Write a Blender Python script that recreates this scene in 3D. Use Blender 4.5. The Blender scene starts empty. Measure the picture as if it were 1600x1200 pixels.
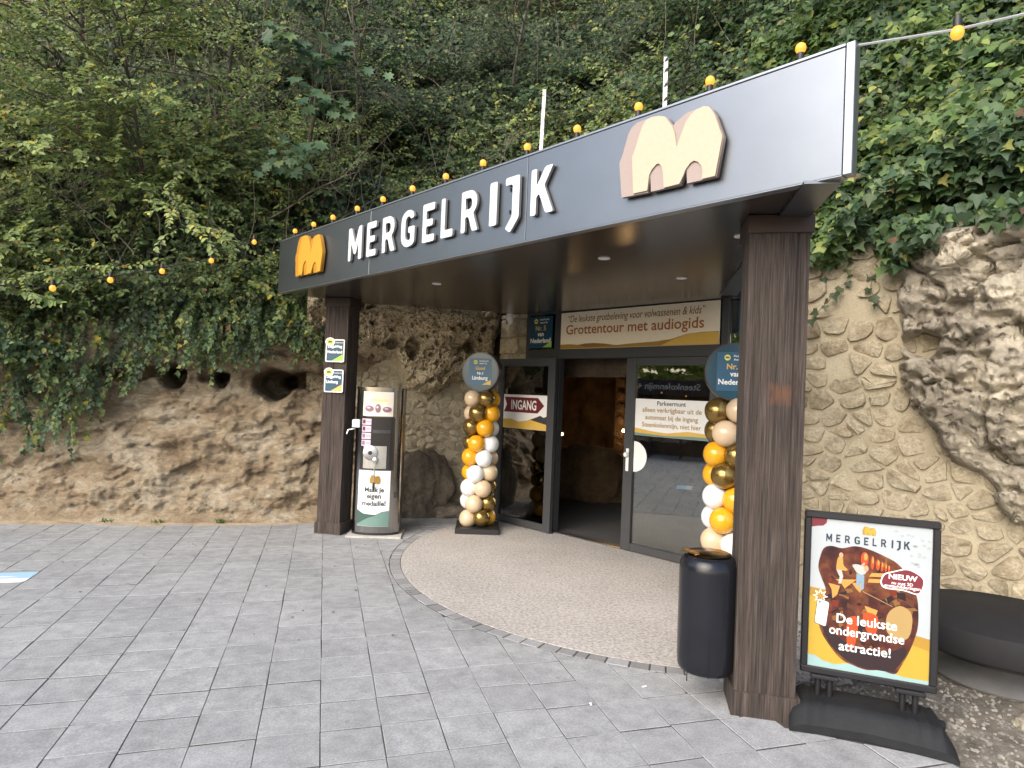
import bpy, bmesh, math, random
import numpy as np
from mathutils import Vector, Matrix

SC = bpy.context.scene
COL = SC.collection
rng = np.random.default_rng(7)
random.seed(7)
R = math.radians

# ------------------------------------------------------------------ camera, sky, sun, exposure
cd = bpy.data.cameras.new('camera')
cam = bpy.data.objects.new('camera', cd)
COL.objects.link(cam)
cd.sensor_fit = 'HORIZONTAL'
cd.sensor_width = 36.0
cd.lens = 22.556
cd.clip_start = 0.05
cd.clip_end = 500
yaw, pitch, roll = .284, .0167, .0407
f_ = Vector((math.sin(yaw) * math.cos(pitch), math.cos(yaw) * math.cos(pitch), math.sin(pitch)))
r0 = Vector((math.cos(yaw), -math.sin(yaw), 0))
u0 = r0.cross(f_)
r_ = r0 * math.cos(roll) + u0 * math.sin(roll)
u_ = r_.cross(f_)
M = Matrix(((r_.x, u_.x, -f_.x, 0), (r_.y, u_.y, -f_.y, 0), (r_.z, u_.z, -f_.z, 1.73), (0, 0, 0, 1)))
cam.matrix_world = M
SC.camera = cam

SUN_EL, SUN_AZ = R(36), R(234)      # azimuth measured clockwise from +Y
world = bpy.data.worlds.new('World')
SC.world = world
world.use_nodes = True
wn = world.node_tree
sky = wn.nodes.new('ShaderNodeTexSky')
sky.sky_type = 'NISHITA'
sky.sun_disc = False
sky.sun_elevation = SUN_EL
sky.sun_rotation = SUN_AZ
sky.air_density = 1.0
sky.dust_density = 3.0
sky.ozone_density = 0.6
wn.links.new(sky.outputs[0], wn.nodes['Background'].inputs[0])
wn.nodes['Background'].inputs[1].default_value = 0.15
sl = bpy.data.lights.new('sun', 'SUN')
sl.energy = 1.45
sl.angle = R(56)
sl.color = (1.0, .96, .90)
so = bpy.data.objects.new('sun', sl)
COL.objects.link(so)
so.location = (-10, -10, 20)
sd = Vector((math.sin(SUN_AZ) * math.cos(SUN_EL), math.cos(SUN_AZ) * math.cos(SUN_EL), math.sin(SUN_EL)))
so.rotation_euler = sd.to_track_quat('Z', 'Y').to_euler()
SC.view_settings.view_transform = 'Standard'
SC.view_settings.look = 'None'
SC.view_settings.exposure = 1.15
SC.view_settings.gamma = 1.0
SC.view_settings.use_curve_mapping = False
SC.render.engine = 'CYCLES'
SC.cycles.max_bounces = 8
SC.cycles.transparent_max_bounces = 12
SC.cycles.use_denoising = True
SC.cycles.caustics_reflective = False
SC.cycles.caustics_refractive = False

# ------------------------------------------------------------------ noise (vectorised)
def _hash(ix, iy, iz, seed):
    n = (ix * 374761393 + iy * 668265263 + iz * 1274126177 + seed * 974634777) & 0xFFFFFFFF
    n = ((n ^ (n >> 13)) * 1103515245) & 0xFFFFFFFF
    n = ((n ^ (n >> 16)) * 2246822519) & 0xFFFFFFFF
    return ((n ^ (n >> 15)) & 0xFFFFFF) / float(0xFFFFFF)

def vn(P, seed=0):
    I = np.floor(P).astype(np.int64)
    F = P - I
    F = F * F * (3 - 2 * F)
    out = np.zeros(len(P))
    for dx in (0, 1):
        for dy in (0, 1):
            for dz in (0, 1):
                w = np.where(dx, F[:, 0], 1 - F[:, 0]) * np.where(dy, F[:, 1], 1 - F[:, 1]) * np.where(dz, F[:, 2], 1 - F[:, 2])
                out += w * _hash(I[:, 0] + dx, I[:, 1] + dy, I[:, 2] + dz, seed)
    return out

def fbm(P, o=4, seed=0, gain=.5):
    s, a, t = np.zeros(len(P)), 1.0, 0.0
    for k in range(o):
        s += a * vn(P * 2 ** k + k * 17.3, seed + k)
        t += a
        a *= gain
    return s / t

def ridged(P, o=4, seed=0):
    s, a, t = np.zeros(len(P)), 1.0, 0.0
    for k in range(o):
        s += a * (1 - np.abs(2 * vn(P * 2 ** k + k * 9.1, seed + k) - 1))
        t += a
        a *= .5
    return s / t

def worley(P, seed=0):
    I = np.floor(P).astype(np.int64)
    best = np.full(len(P), 9.0)
    for dx in (-1, 0, 1):
        for dy in (-1, 0, 1):
            for dz in (-1, 0, 1):
                a, b, c = I[:, 0] + dx, I[:, 1] + dy, I[:, 2] + dz
                q = np.stack([a + _hash(a, b, c, seed), b + _hash(a, b, c, seed + 1), c + _hash(a, b, c, seed + 2)], 1)
                best = np.minimum(best, ((q - P) ** 2).sum(1))
    return np.sqrt(best)

def facets(P, seed=0, tilt=.5):
    """broken-rock relief: every Voronoi cell gets its own step and slope"""
    I = np.floor(P).astype(np.int64)
    best = np.full(len(P), 9.0)
    val = np.zeros(len(P))
    for dx in (-1, 0, 1):
        for dy in (-1, 0, 1):
            for dz in (-1, 0, 1):
                a, b, c = I[:, 0] + dx, I[:, 1] + dy, I[:, 2] + dz
                q = np.stack([a + _hash(a, b, c, seed), b + _hash(a, b, c, seed + 1), c + _hash(a, b, c, seed + 2)], 1)
                D = P - q
                d = (D ** 2).sum(1)
                v = _hash(a, b, c, seed + 3) - .5 + tilt * ((_hash(a, b, c, seed + 4) - .5) * D[:, 0] + (_hash(a, b, c, seed + 5) - .5) * D[:, 2]) * 2
                m = d < best
                best = np.where(m, d, best)
                val = np.where(m, v, val)
    return val

def sstep(x):
    x = np.clip(x, 0, 1)
    return x * x * (3 - 2 * x)

# ------------------------------------------------------------------ materials
MATS = {}
def nd(nt, t, **kw):
    n = nt.nodes.new(t)
    for k, v in kw.items():
        setattr(n, k, v)
    return n

def mat(name, base, rough=.6, metal=0., spec=.5, var=0., vscale=8., bump=0., bscale=40., bdist=.01, obj_var=0., cols=None, cscale=3.,
        emit=None, estr=0., coat=0., stretch=None, cdetail=6., pits=None, sub=0., dirt=0., dscale=1.3):
    """Principled surface with noise colour variation, optional palette, object-random tone and bump"""
    if name in MATS:
        return MATS[name]
    m = bpy.data.materials.new(name)
    m.use_nodes = True
    nt = m.node_tree
    b = nt.nodes['Principled BSDF']
    b.inputs['Roughness'].default_value = rough
    b.inputs['Metallic'].default_value = metal
    b.inputs['Specular IOR Level'].default_value = spec
    b.inputs['Coat Weight'].default_value = coat
    if sub:
        b.inputs['Subsurface Weight'].default_value = sub
        b.inputs['Subsurface Radius'].default_value = (.02, .015, .01)
    tc = nd(nt, 'ShaderNodeTexCoord')
    vec = tc.outputs['Object']
    if stretch:
        mp = nd(nt, 'ShaderNodeMapping')
        mp.inputs['Scale'].default_value = stretch
        nt.links.new(vec, mp.inputs[0])
        vec = mp.outputs[0]
    if obj_var:
        oi0 = nd(nt, 'ShaderNodeObjectInfo')
        ad = nd(nt, 'ShaderNodeVectorMath', operation='MULTIPLY_ADD')
        nt.links.new(oi0.outputs['Random'], ad.inputs[0])
        ad.inputs[1].default_value = (37, 23, 51)
        nt.links.new(vec, ad.inputs[2])
        vec = ad.outputs[0]
    col = None
    if cols:
        n = nd(nt, 'ShaderNodeTexNoise')
        n.inputs['Scale'].default_value = cscale
        n.inputs['Detail'].default_value = cdetail
        n.inputs['Roughness'].default_value = .62
        nt.links.new(vec, n.inputs[0])
        cr = nd(nt, 'ShaderNodeValToRGB')
        els = cr.color_ramp.elements
        while len(els) < len(cols):
            els.new(.5)
        for i, c in enumerate(cols):
            els[i].position = .28 + .44 * i / (len(cols) - 1)
            els[i].color = (*c, 1)
        nt.links.new(n.outputs[0], cr.inputs[0])
        col = cr.outputs[0]
    else:
        rgb = nd(nt, 'ShaderNodeRGB')
        rgb.outputs[0].default_value = (*base, 1)
        col = rgb.outputs[0]
    def mul(c, fac_socket, lo, hi):
        mr = nd(nt, 'ShaderNodeMapRange')
        mr.inputs[1].default_value = .25
        mr.inputs[2].default_value = .75
        mr.inputs[3].default_value = lo
        mr.inputs[4].default_value = hi
        nt.links.new(fac_socket, mr.inputs[0])
        mx = nd(nt, 'ShaderNodeVectorMath', operation='SCALE')
        nt.links.new(c, mx.inputs[0])
        nt.links.new(mr.outputs[0], mx.inputs[3])
        return mx.outputs[0]
    if var:
        n2 = nd(nt, 'ShaderNodeTexNoise')
        n2.inputs['Scale'].default_value = vscale
        n2.inputs['Detail'].default_value = 7
        n2.inputs['Roughness'].default_value = .65
        nt.links.new(vec, n2.inputs[0])
        col = mul(col, n2.outputs[0], 1 - var, 1 + var)
    if dirt:
        geo = nd(nt, 'ShaderNodeNewGeometry')
        nz = nd(nt, 'ShaderNodeTexNoise')
        nz.inputs['Scale'].default_value = dscale
        nz.inputs['Detail'].default_value = 7
        nz.inputs['Roughness'].default_value = .68
        nt.links.new(geo.outputs['Position'], nz.inputs[0])
        col = mul(col, nz.outputs[0], 1 - dirt, 1 + dirt)
        vs = nd(nt, 'ShaderNodeTexVoronoi')
        vs.inputs['Scale'].default_value = 4.5
        nt.links.new(geo.outputs['Position'], vs.inputs[0])
        sp = nd(nt, 'ShaderNodeMapRange')
        sp.inputs[1].default_value = .05
        sp.inputs[2].default_value = .075
        sp.inputs[3].default_value = 1 - dirt * 1.6
        sp.inputs[4].default_value = 1.0
        nt.links.new(vs.outputs['Distance'], sp.inputs[0])
        ms = nd(nt, 'ShaderNodeVectorMath', operation='SCALE')
        nt.links.new(col, ms.inputs[0])
        nt.links.new(sp.outputs[0], ms.inputs[3])
        col = ms.outputs[0]
    if obj_var:
        oi = nd(nt, 'ShaderNodeObjectInfo')
        mr = nd(nt, 'ShaderNodeMapRange')
        mr.inputs[3].default_value = 1 - obj_var
        mr.inputs[4].default_value = 1 + obj_var
        nt.links.new(oi.outputs['Random'], mr.inputs[0])
        mx = nd(nt, 'ShaderNodeVectorMath', operation='SCALE')
        nt.links.new(col, mx.inputs[0])
        nt.links.new(mr.outputs[0], mx.inputs[3])
        col = mx.outputs[0]
    nt.links.new(col, b.inputs['Base Color'])
    if bump:
        n3 = nd(nt, 'ShaderNodeTexNoise')
        n3.inputs['Scale'].default_value = bscale
        n3.inputs['Detail'].default_value = 8
        n3.inputs['Roughness'].default_value = .7
        nt.links.new(vec, n3.inputs[0])
        h = n3.outputs[0]
        if pits:
            vo = nd(nt, 'ShaderNodeTexVoronoi')
            vo.inputs['Scale'].default_value = pits
            nt.links.new(vec, vo.inputs[0])
            mr = nd(nt, 'ShaderNodeMapRange')
            mr.inputs[1].default_value = 0
            mr.inputs[2].default_value = .45
            nt.links.new(vo.outputs['Distance'], mr.inputs[0])
            ad = nd(nt, 'ShaderNodeMath', operation='ADD')
            nt.links.new(h, ad.inputs[0])
            nt.links.new(mr.outputs[0], ad.inputs[1])
            h = ad.outputs[0]
        bp = nd(nt, 'ShaderNodeBump')
        bp.inputs['Strength'].default_value = bump
        bp.inputs['Distance'].default_value = bdist
        nt.links.new(h, bp.inputs['Height'])
        nt.links.new(bp.outputs[0], b.inputs['Normal'])
    if emit:
        b.inputs['Emission Color'].default_value = (*emit, 1)
        b.inputs['Emission Strength'].default_value = estr
    MATS[name] = m
    return m

def leaf_mat(name='leaf'):
    if name in MATS:
        return MATS[name]
    m = bpy.data.materials.new(name)
    m.use_nodes = True
    nt = m.node_tree
    b = nt.nodes['Principled BSDF']
    at = nd(nt, 'ShaderNodeAttribute', attribute_name='col')
    nt.links.new(at.outputs['Color'], b.inputs['Base Color'])
    b.inputs['Roughness'].default_value = .5
    b.inputs['Specular IOR Level'].default_value = .35
    tr = nd(nt, 'ShaderNodeBsdfTranslucent')
    sc = nd(nt, 'ShaderNodeVectorMath', operation='MULTIPLY')
    nt.links.new(at.outputs['Color'], sc.inputs[0])
    sc.inputs[1].default_value = (1.5, 1.55, 1.05)
    nt.links.new(sc.outputs[0], tr.inputs[0])
    mx = nd(nt, 'ShaderNodeMixShader')
    mx.inputs[0].default_value = .34
    nt.links.new(b.outputs[0], mx.inputs[1])
    nt.links.new(tr.outputs[0], mx.inputs[2])
    nt.links.new(mx.outputs[0], nt.nodes['Material Output'].inputs[0])
    MATS[name] = m
    return m

def glass_mat(name='pane_glass', tint=(.8, .84, .82), extra=.17):
    if name in MATS:
        return MATS[name]
    m = bpy.data.materials.new(name)
    m.use_nodes = True
    nt = m.node_tree
    nt.nodes.remove(nt.nodes['Principled BSDF'])
    t = nd(nt, 'ShaderNodeBsdfTransparent')
    t.inputs[0].default_value = (*tint, 1)
    g = nd(nt, 'ShaderNodeBsdfGlossy')
    g.inputs['Roughness'].default_value = .01
    fr = nd(nt, 'ShaderNodeFresnel')
    fr.inputs[0].default_value = 1.6
    ad = nd(nt, 'ShaderNodeMath', operation='ADD')
    ad.inputs[1].default_value = extra
    nt.links.new(fr.outputs[0], ad.inputs[0])
    mx = nd(nt, 'ShaderNodeMixShader')
    nt.links.new(ad.outputs[0], mx.inputs[0])
    nt.links.new(t.outputs[0], mx.inputs[1])
    nt.links.new(g.outputs[0], mx.inputs[2])
    nt.links.new(mx.outputs[0], nt.nodes['Material Output'].inputs[0])
    MATS[name] = m
    return m

def paint(name, c, rough=.5):
    return mat(name, c, rough=rough, var=.04, vscale=20)

# ------------------------------------------------------------------ mesh building
class MB:
    def __init__(self):
        self.v, self.f, self.n = [], [], 0
    def add(self, V, F):
        V = np.asarray(V, float)
        self.v.append(V)
        for f in F:
            self.f.append(tuple(int(i) + self.n for i in f))
        self.n += len(V)
    def box(self, x0, x1, y0, y1, z0, z1):
        V = [(x, y, z) for x in (x0, x1) for y in (y0, y1) for z in (z0, z1)]
        self.add(V, [(0, 1, 3, 2), (4, 6, 7, 5), (0, 4, 5, 1), (2, 3, 7, 6), (0, 2, 6, 4), (1, 5, 7, 3)])
        return self
    def cbox(self, x0, x1, y0, y1, z0, z1, c=.005):
        """box with chamfered edges"""
        bm = bmesh.new()
        bmesh.ops.create_cube(bm, size=1)
        for v in bm.verts:
            v.co = Vector(((x0 + x1) / 2 + v.co.x * (x1 - x0), (y0 + y1) / 2 + v.co.y * (y1 - y0), (z0 + z1) / 2 + v.co.z * (z1 - z0)))
        bmesh.ops.bevel(bm, geom=bm.edges[:], offset=c, segments=1, affect='EDGES')
        bm.verts.index_update()
        self.add([v.co[:] for v in bm.verts], [[v.index for v in f.verts] for f in bm.faces])
        bm.free()
        return self
    def prism(self, P2, y0, y1, axis='xz'):
        """outline in x,z (anticlockwise seen from -y) extruded from y0 (front) to y1"""
        n = len(P2)
        if axis == 'xz':
            V = [(p[0], y0, p[1]) for p in P2] + [(p[0], y1, p[1]) for p in P2]
        else:
            V = [(p[0], p[1], y1) for p in P2] + [(p[0], p[1], y0) for p in P2]
        F = [tuple(range(n)), tuple(range(2 * n - 1, n - 1, -1))]
        F += [(i, i + n, (i + 1) % n + n, (i + 1) % n) for i in range(n)]
        self.add(V, F)
        return self
    def flat(self, P2, y):
        self.add([(p[0], y, p[1]) for p in P2], [tuple(range(len(P2)))])
        return self
    def tube(self, pts, rad, sides=6, caps=True):
        pts = np.asarray(pts, float)
        n = len(pts)
        rad = np.broadcast_to(np.asarray(rad, float), (n,))
        T = np.gradient(pts, axis=0)
        T /= np.linalg.norm(T, axis=1)[:, None] + 1e-9
        ref = np.array([0, 0, 1.]) if abs(T[0, 2]) < .9 else np.array([1., 0, 0])
        A = np.cross(T, ref)
        A /= np.linalg.norm(A, axis=1)[:, None] + 1e-9
        B = np.cross(T, A)
        a = np.arange(sides) * 2 * math.pi / sides
        V = (pts[:, None] + rad[:, None, None] * (np.cos(a)[None, :, None] * A[:, None] + np.sin(a)[None, :, None] * B[:, None])).reshape(-1, 3)
        F = []
        for i in range(n - 1):
            for j in range(sides):
                k = (j + 1) % sides
                F.append((i * sides + j, i * sides + k, (i + 1) * sides + k, (i + 1) * sides + j))
        if caps:
            F.append(tuple(range(sides - 1, -1, -1)))
            F.append(tuple(range((n - 1) * sides, n * sides)))
        self.add(V, F)
        return self
    def lathe(self, prof, segs=24, c=(0, 0, 0), closed=True):
        prof = np.asarray(prof, float)
        a = np.arange(segs) * 2 * math.pi / segs
        n = len(prof)
        V = np.stack([np.outer(prof[:, 0], np.cos(a)) + c[0], np.outer(prof[:, 0], np.sin(a)) + c[1], np.repeat(prof[:, 1:2], segs, 1) + c[2]], 2).reshape(-1, 3)
        F = []
        for i in range(n - 1):
            for j in range(segs):
                k = (j + 1) % segs
                F.append((i * segs + j, i * segs + k, (i + 1) * segs + k, (i + 1) * segs + j))
        if closed:
            F.append(tuple(range(segs - 1, -1, -1)))
            F.append(tuple(range((n - 1) * segs, n * segs)))
        self.add(V, F)
        return self
    def grid(self, P, nu, nv):
        """P: (nu*nv,3), index i*nv+j"""
        i, j = np.meshgrid(np.arange(nu - 1), np.arange(nv - 1), indexing='ij')
        a = (i * nv + j).ravel()
        F = np.stack([a, a + nv, a + nv + 1, a + 1], 1)
        self.add(P, F.tolist())
        return self
    def verts(self):
        return np.concatenate(self.v)
    def mesh(self, name, m=None, smooth=False, warp=None):
        V = self.verts()
        if warp is not None:
            V = warp(V)
        me = bpy.data.meshes.new(name)
        me.from_pydata(V.tolist(), [], self.f)
        if m:
            me.materials.append(m)
        if smooth is True:
            me.polygons.foreach_set('use_smooth', [True] * len(me.polygons))
        elif smooth:
            me.polygons.foreach_set('use_smooth', [True] * len(me.polygons))
            me.set_sharp_from_angle(angle=R(smooth))
        me.update()
        return me
    def build(self, name, m, parent=None, smooth=False, warp=None):
        return link(name, self.mesh(name, m, smooth, warp), parent)

def link(name, me, parent=None, loc=None, rotz=None):
    o = bpy.data.objects.new(name, me)
    COL.objects.link(o)
    if parent:
        o.parent = parent
    if loc is not None:
        o.location = loc
    if rotz is not None:
        o.rotation_euler = (0, 0, rotz)
    return o

def tag(o, label=None, cat=None, group=None, kind=None):
    if label: o['label'] = label
    if cat: o['category'] = cat
    if group: o['group'] = group
    if kind: o['kind'] = kind
    return o

def thing(name, label, cat, loc=(0, 0, 0), rotz=0., group=None):
    o = link(name, None, None, loc, rotz)
    o.empty_display_size = .1
    return tag(o, label, cat, group)

def copy_tree(o, parent=None):
    c = o.copy()
    COL.objects.link(c)
    c.parent = parent
    for ch in list(o.children):
        copy_tree(ch, c)
    return c

def rrect(x0, x1, z0, z1, r=.02, n=5):
    P = []
    for cx, cz, a in ((x1 - r, z0 + r, -90), (x1 - r, z1 - r, 0), (x0 + r, z1 - r, 90), (x0 + r, z0 + r, 180)):
        for k in range(n):
            t = R(a + 90 * k / (n - 1))
            P.append((cx + r * math.cos(t), cz + r * math.sin(t)))
    return P

def rounded(P, r=.02, n=4):
    """round the corners of a polygon"""
    out = []
    N = len(P)
    for i in range(N):
        p, a, b = np.array(P[i]), np.array(P[i - 1]), np.array(P[(i + 1) % N])
        da, db = a - p, b - p
        la, lb = np.linalg.norm(da), np.linalg.norm(db)
        rr = min(r, la * .45, lb * .45)
        p0, p1 = p + da / la * rr, p + db / lb * rr
        for k in range(n + 1):
            t = k / n
            q = (1 - t) ** 2 * p0 + 2 * t * (1 - t) * p + t * t * p1
            out.append((float(q[0]), float(q[1])))
    return out

def smooth_poly(P, n=4):
    """closed Catmull-Rom through the points"""
    P = np.asarray(P, float)
    N = len(P)
    out = []
    for i in range(N):
        a, b, c, d = P[i - 1], P[i], P[(i + 1) % N], P[(i + 2) % N]
        for k in range(n):
            t = k / n
            out.append(tuple(.5 * (2 * b + (c - a) * t + (2 * a - 5 * b + 4 * c - d) * t * t + (3 * b - a - 3 * c + d) * t ** 3)))
    return [(float(x), float(z)) for x, z in out]

def text(name, s, m, parent, cx, cz, w, y, h=None, bold=0., shear=0., ext=0., spacing=1., warp=None, skewz=0., flip=False):
    """flat lettering in the x-z plane, centred at cx, cz, scaled to width w (height of the bounding box h if given)"""
    c = bpy.data.curves.new(name, 'FONT')
    c.body = s
    c.align_x = 'CENTER'
    c.offset = bold
    c.shear = shear
    c.space_character = spacing
    c.extrude = 0
    c.resolution_u = 3
    o = bpy.data.objects.new(name, c)
    me = bpy.data.meshes.new_from_object(o)
    bpy.data.objects.remove(o)
    n = len(me.vertices)
    V = np.zeros(n * 3)
    me.vertices.foreach_get('co', V)
    V = V.reshape(-1, 3)
    lo, hi = V.min(0), V.max(0)
    sx = w / (hi[0] - lo[0])
    sz = sx if h is None else h / (hi[1] - lo[1])
    X = (V[:, 0] - (lo[0] + hi[0]) / 2) * sx
    Z = (V[:, 1] - (lo[1] + hi[1]) / 2) * sz
    Q = np.stack([X + cx, np.full(n, y), Z + cz + skewz * X], 1)
    if warp is not None:
        Q = warp(Q)
    me.vertices.foreach_set('co', Q.ravel())
    me.materials.clear()
    me.materials.append(m)
    me.update()
    me.name = name
    return link(name, me, parent)

# ------------------------------------------------------------------ leaves
TEMPL = {
    'small': (np.array([(0, 0, 0), (.45, .5, .08), (1, 0, -.05), (.45, -.5, .08)]), [(0, 3, 2), (0, 2, 1)]),
    'oval': (np.array([(0, 0, 0), (.3, .46, .07), (.7, .36, .05), (1, 0, -.1), (.7, -.36, .05), (.3, -.46, .07)]), [(0, 3, 2, 1), (0, 5, 4, 3)]),
    'ivy': (np.array([(0, 0, 0), (-.08, .38, .05), (.3, .58, .08), (.45, .25, .05), (1, 0, -.1), (.45, -.25, .05), (.3, -.58, .08), (-.08, -.38, .05)]), [(0, 4, 3, 2, 1), (0, 7, 6, 5, 4)]),
    'maple': (np.array([(0, 0, 0), (-.12, .4, .03), (.15, .42, .04), (.25, .75, .02), (.5, .42, .05), (.8, .52, 0), (.72, .2, .04), (1.05, 0, -.12),
                        (.72, -.2, .04), (.8, -.52, 0), (.5, -.42, .05), (.25, -.75, .02), (.15, -.42, .04), (-.12, -.4, .03)]), [(0, 7, 6, 5, 4, 3, 2, 1), (0, 13, 12, 11, 10, 9, 8, 7)]),
    'blade': (np.array([(0, .06, 0), (.5, .05, .06), (1, 0, -.1), (.5, -.05, .06), (0, -.06, 0)]), [(0, 1, 3, 4), (1, 2, 3)]),
}
PAL = {
    'hornbeam': [((.13, .18, .06), .45), ((.09, .14, .05), .3), ((.20, .24, .08), .18), ((.38, .33, .05), .05), ((.18, .10, .055), .02)],
    'olive': [((.09, .13, .055), .5), ((.065, .10, .046), .3), ((.14, .18, .07), .18), ((.2, .16, .08), .02)],
    'dark': [((.05, .075, .042), .55), ((.07, .10, .05), .3), ((.105, .135, .06), .14), ((.15, .105, .06), .01)],  # shade of background growth baked into darker leaf colours
    'ivy': [((.055, .10, .05), .5), ((.085, .14, .06), .3), ((.14, .20, .075), .15), ((.27, .28, .08), .04), ((.14, .085, .05), .01)],
    'maple': [((.10, .17, .095), .6), ((.125, .195, .10), .3), ((.15, .20, .09), .1)],
    'bright': [((.30, .38, .07), .5), ((.42, .47, .09), .35), ((.16, .22, .05), .15)],  # sunlight on the far trees is put into these raised leaf colours
    'sunny': [((.235, .305, .11), .4), ((.175, .245, .09), .3), ((.32, .365, .13), .22), ((.42, .37, .06), .05), ((.20, .11, .06), .015)],  # sunlit look of the front sprays baked into lighter leaf colours
    'dry': [((.24, .185, .12), .5), ((.16, .14, .085), .3), ((.12, .125, .055), .2)],
    'gloss': [((.07, .12, .048), .5), ((.115, .18, .06), .35), ((.20, .25, .07), .15)],
}

def unit(a):
    return a / (np.linalg.norm(a, axis=-1, keepdims=True) + 1e-9)

def pick_cols(pal, n, g):
    cs = np.array([c for c, w in PAL[pal]])
    ws = np.array([w for c, w in PAL[pal]])
    k = g.choice(len(cs), n, p=ws / ws.sum())
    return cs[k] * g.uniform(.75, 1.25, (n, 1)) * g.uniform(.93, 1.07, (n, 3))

def leaf_mesh(name, P, D, N, L, W, C, tmpl='small'):
    T, F = TEMPL[tmpl]
    k = len(T)
    n = len(P)
    D = unit(D)
    S = unit(np.cross(N, D))
    N = np.cross(D, S)
    L = np.broadcast_to(L, (n,))[:, None, None]
    W = np.broadcast_to(W, (n,))[:, None, None]
    V = P[:, None] + L * T[None, :, 0:1] * D[:, None] + W * T[None, :, 1:2] * S[:, None] + L * T[None, :, 2:3] * N[:, None]
    V = V.reshape(-1, 3)
    me = bpy.data.meshes.new(name)
    lens = np.array([len(f) for f in F])
    idx = np.concatenate([np.array(f) for f in F])
    nl = len(idx)
    loops = (np.arange(n)[:, None] * k + idx[None]).ravel()
    me.vertices.add(n * k)
    me.vertices.foreach_set('co', V.ravel())
    me.loops.add(n * nl)
    me.loops.foreach_set('vertex_index', loops)
    me.polygons.add(n * len(F))
    st = np.concatenate([[0], np.cumsum(lens)[:-1]])
    me.polygons.foreach_set('loop_start', (np.arange(n)[:, None] * nl + st[None]).ravel())
    a = me.attributes.new('col', 'FLOAT_COLOR', 'POINT')
    a.data.foreach_set('color', np.repeat(np.c_[C, np.ones(n)], k, 0).ravel())
    me.materials.append(leaf_mat())
    me.update(calc_edges=True)
    me.validate()
    return me

class Leaves:
    def __init__(self):
        self.P, self.D, self.N, self.L, self.W, self.C = [], [], [], [], [], []
    def add(self, P, D, N, L, W, C):
        for a, b in zip((self.P, self.D, self.N, self.L, self.W, self.C), (P, D, N, L, W, C)):
            a.append(b)
    def spray(self, pts, g, step, size, pal, asp=.62, flat=.35, droop=.35, up=(0, 0, 1)):
        """leaves set alternately along a twig, lying roughly flat"""
        pts = np.asarray(pts)
        seg = np.linalg.norm(np.diff(pts, axis=0), axis=1)
        cum = np.r_[0, np.cumsum(seg)]
        n = max(3, int(cum[-1] / step))
        t = np.linspace(.12, 1, n) * cum[-1]
        P = np.stack([np.interp(t, cum, pts[:, i]) for i in range(3)], 1)
        T = np.stack([np.interp(np.minimum(t + .03, cum[-1] + .03), cum, pts[:, i]) - np.interp(t - .03, cum, pts[:, i]) for i in range(3)], 1)
        T = unit(T)
        upv = np.array(up, float)
        S = unit(np.cross(T, upv))
        sg = np.where(np.arange(n) % 2, 1., -1.)[:, None]
        D = unit(T * .6 + S * sg * g.uniform(.5, 1.1, (n, 1)) + g.normal(0, .2, (n, 3)) - np.array([0, 0, droop]))
        N = unit(upv + g.normal(0, flat, (n, 3)))
        L = size * g.uniform(.65, 1.25, n)
        self.add(P + g.normal(0, .008, (n, 3)), D, N, L, L * asp, pick_cols(pal, n, g))
    def mesh(self, name, tmpl):
        return leaf_mesh(name, np.concatenate(self.P), np.concatenate(self.D), np.concatenate(self.N), np.concatenate(self.L), np.concatenate(self.W), np.concatenate(self.C), tmpl)

def wobble(p0, d, length, n, g, w=.08, grav=0.):
    d = np.array(d, float)
    d /= np.linalg.norm(d)
    P = [np.array(p0, float)]
    for i in range(n):
        d = d + g.normal(0, w, 3) + np.array([0, 0, -grav])
        d /= np.linalg.norm(d)
        P.append(P[-1] + d * length / n)
    return np.array(P)

# ------------------------------------------------------------------ places
W0 = np.array([2.903, 7.695])                   # foot of the left door jamb
UW = np.array([.4606, -.8876])
NW = np.array([.8876, .4606])
WROT = math.atan2(UW[1], UW[0])
WLOC = (W0[0], W0[1], 0)
def wp(s, n, z=0.):                              # point in the door-wall frame
    p = W0 + UW * s + NW * n
    return np.array([p[0], p[1], z])
FA = np.array([-.568, 7.924])                    # left end of the fascia
UF = np.array([.45227, -.89188])
NF = np.array([.89188, .45227])
FROT = math.atan2(UF[1], UF[0])
FLOC = (FA[0], FA[1], 0)
PADC, PADR = np.array([3.594, 6.195]), 2.80

# ------------------------------------------------------------------ ground
m_soil = mat('soil', (.16, .12, .08), rough=.95, cols=[(.10, .08, .055), (.2, .155, .105), (.27, .22, .16)], cscale=3, bump=.6, bscale=30, bdist=.02)
b = MB().box(-70, 70, -70, 70, -.5, -.09)
tag(b.build('ground', m_soil), kind='structure')
m_joint = mat('joint_sand', (.055, .053, .049), rough=.95, var=.35, vscale=15)
m_paver = mat('concrete_paver', (.245, .25, .26), rough=.8, obj_var=.07, cols=[(.222, .228, .234), (.288, .294, .300), (.346, .352, .357)], cscale=9, var=.32, vscale=90, dirt=.15, bump=.35, bscale=160, bdist=.004)
b = MB()
b.prism([(-12, -6), (2.0, -6), (3.1, 2.35), (2.62, 3.0), (2.95, 3.6), (3.6, 8.3), (2.4, 9.4), (-.5, 9.0), (-3.6, 9.4), (-12, 11.4)], -.09, -.0030, 'xy')
paving = tag(b.build('paving', m_joint), kind='structure')

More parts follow.
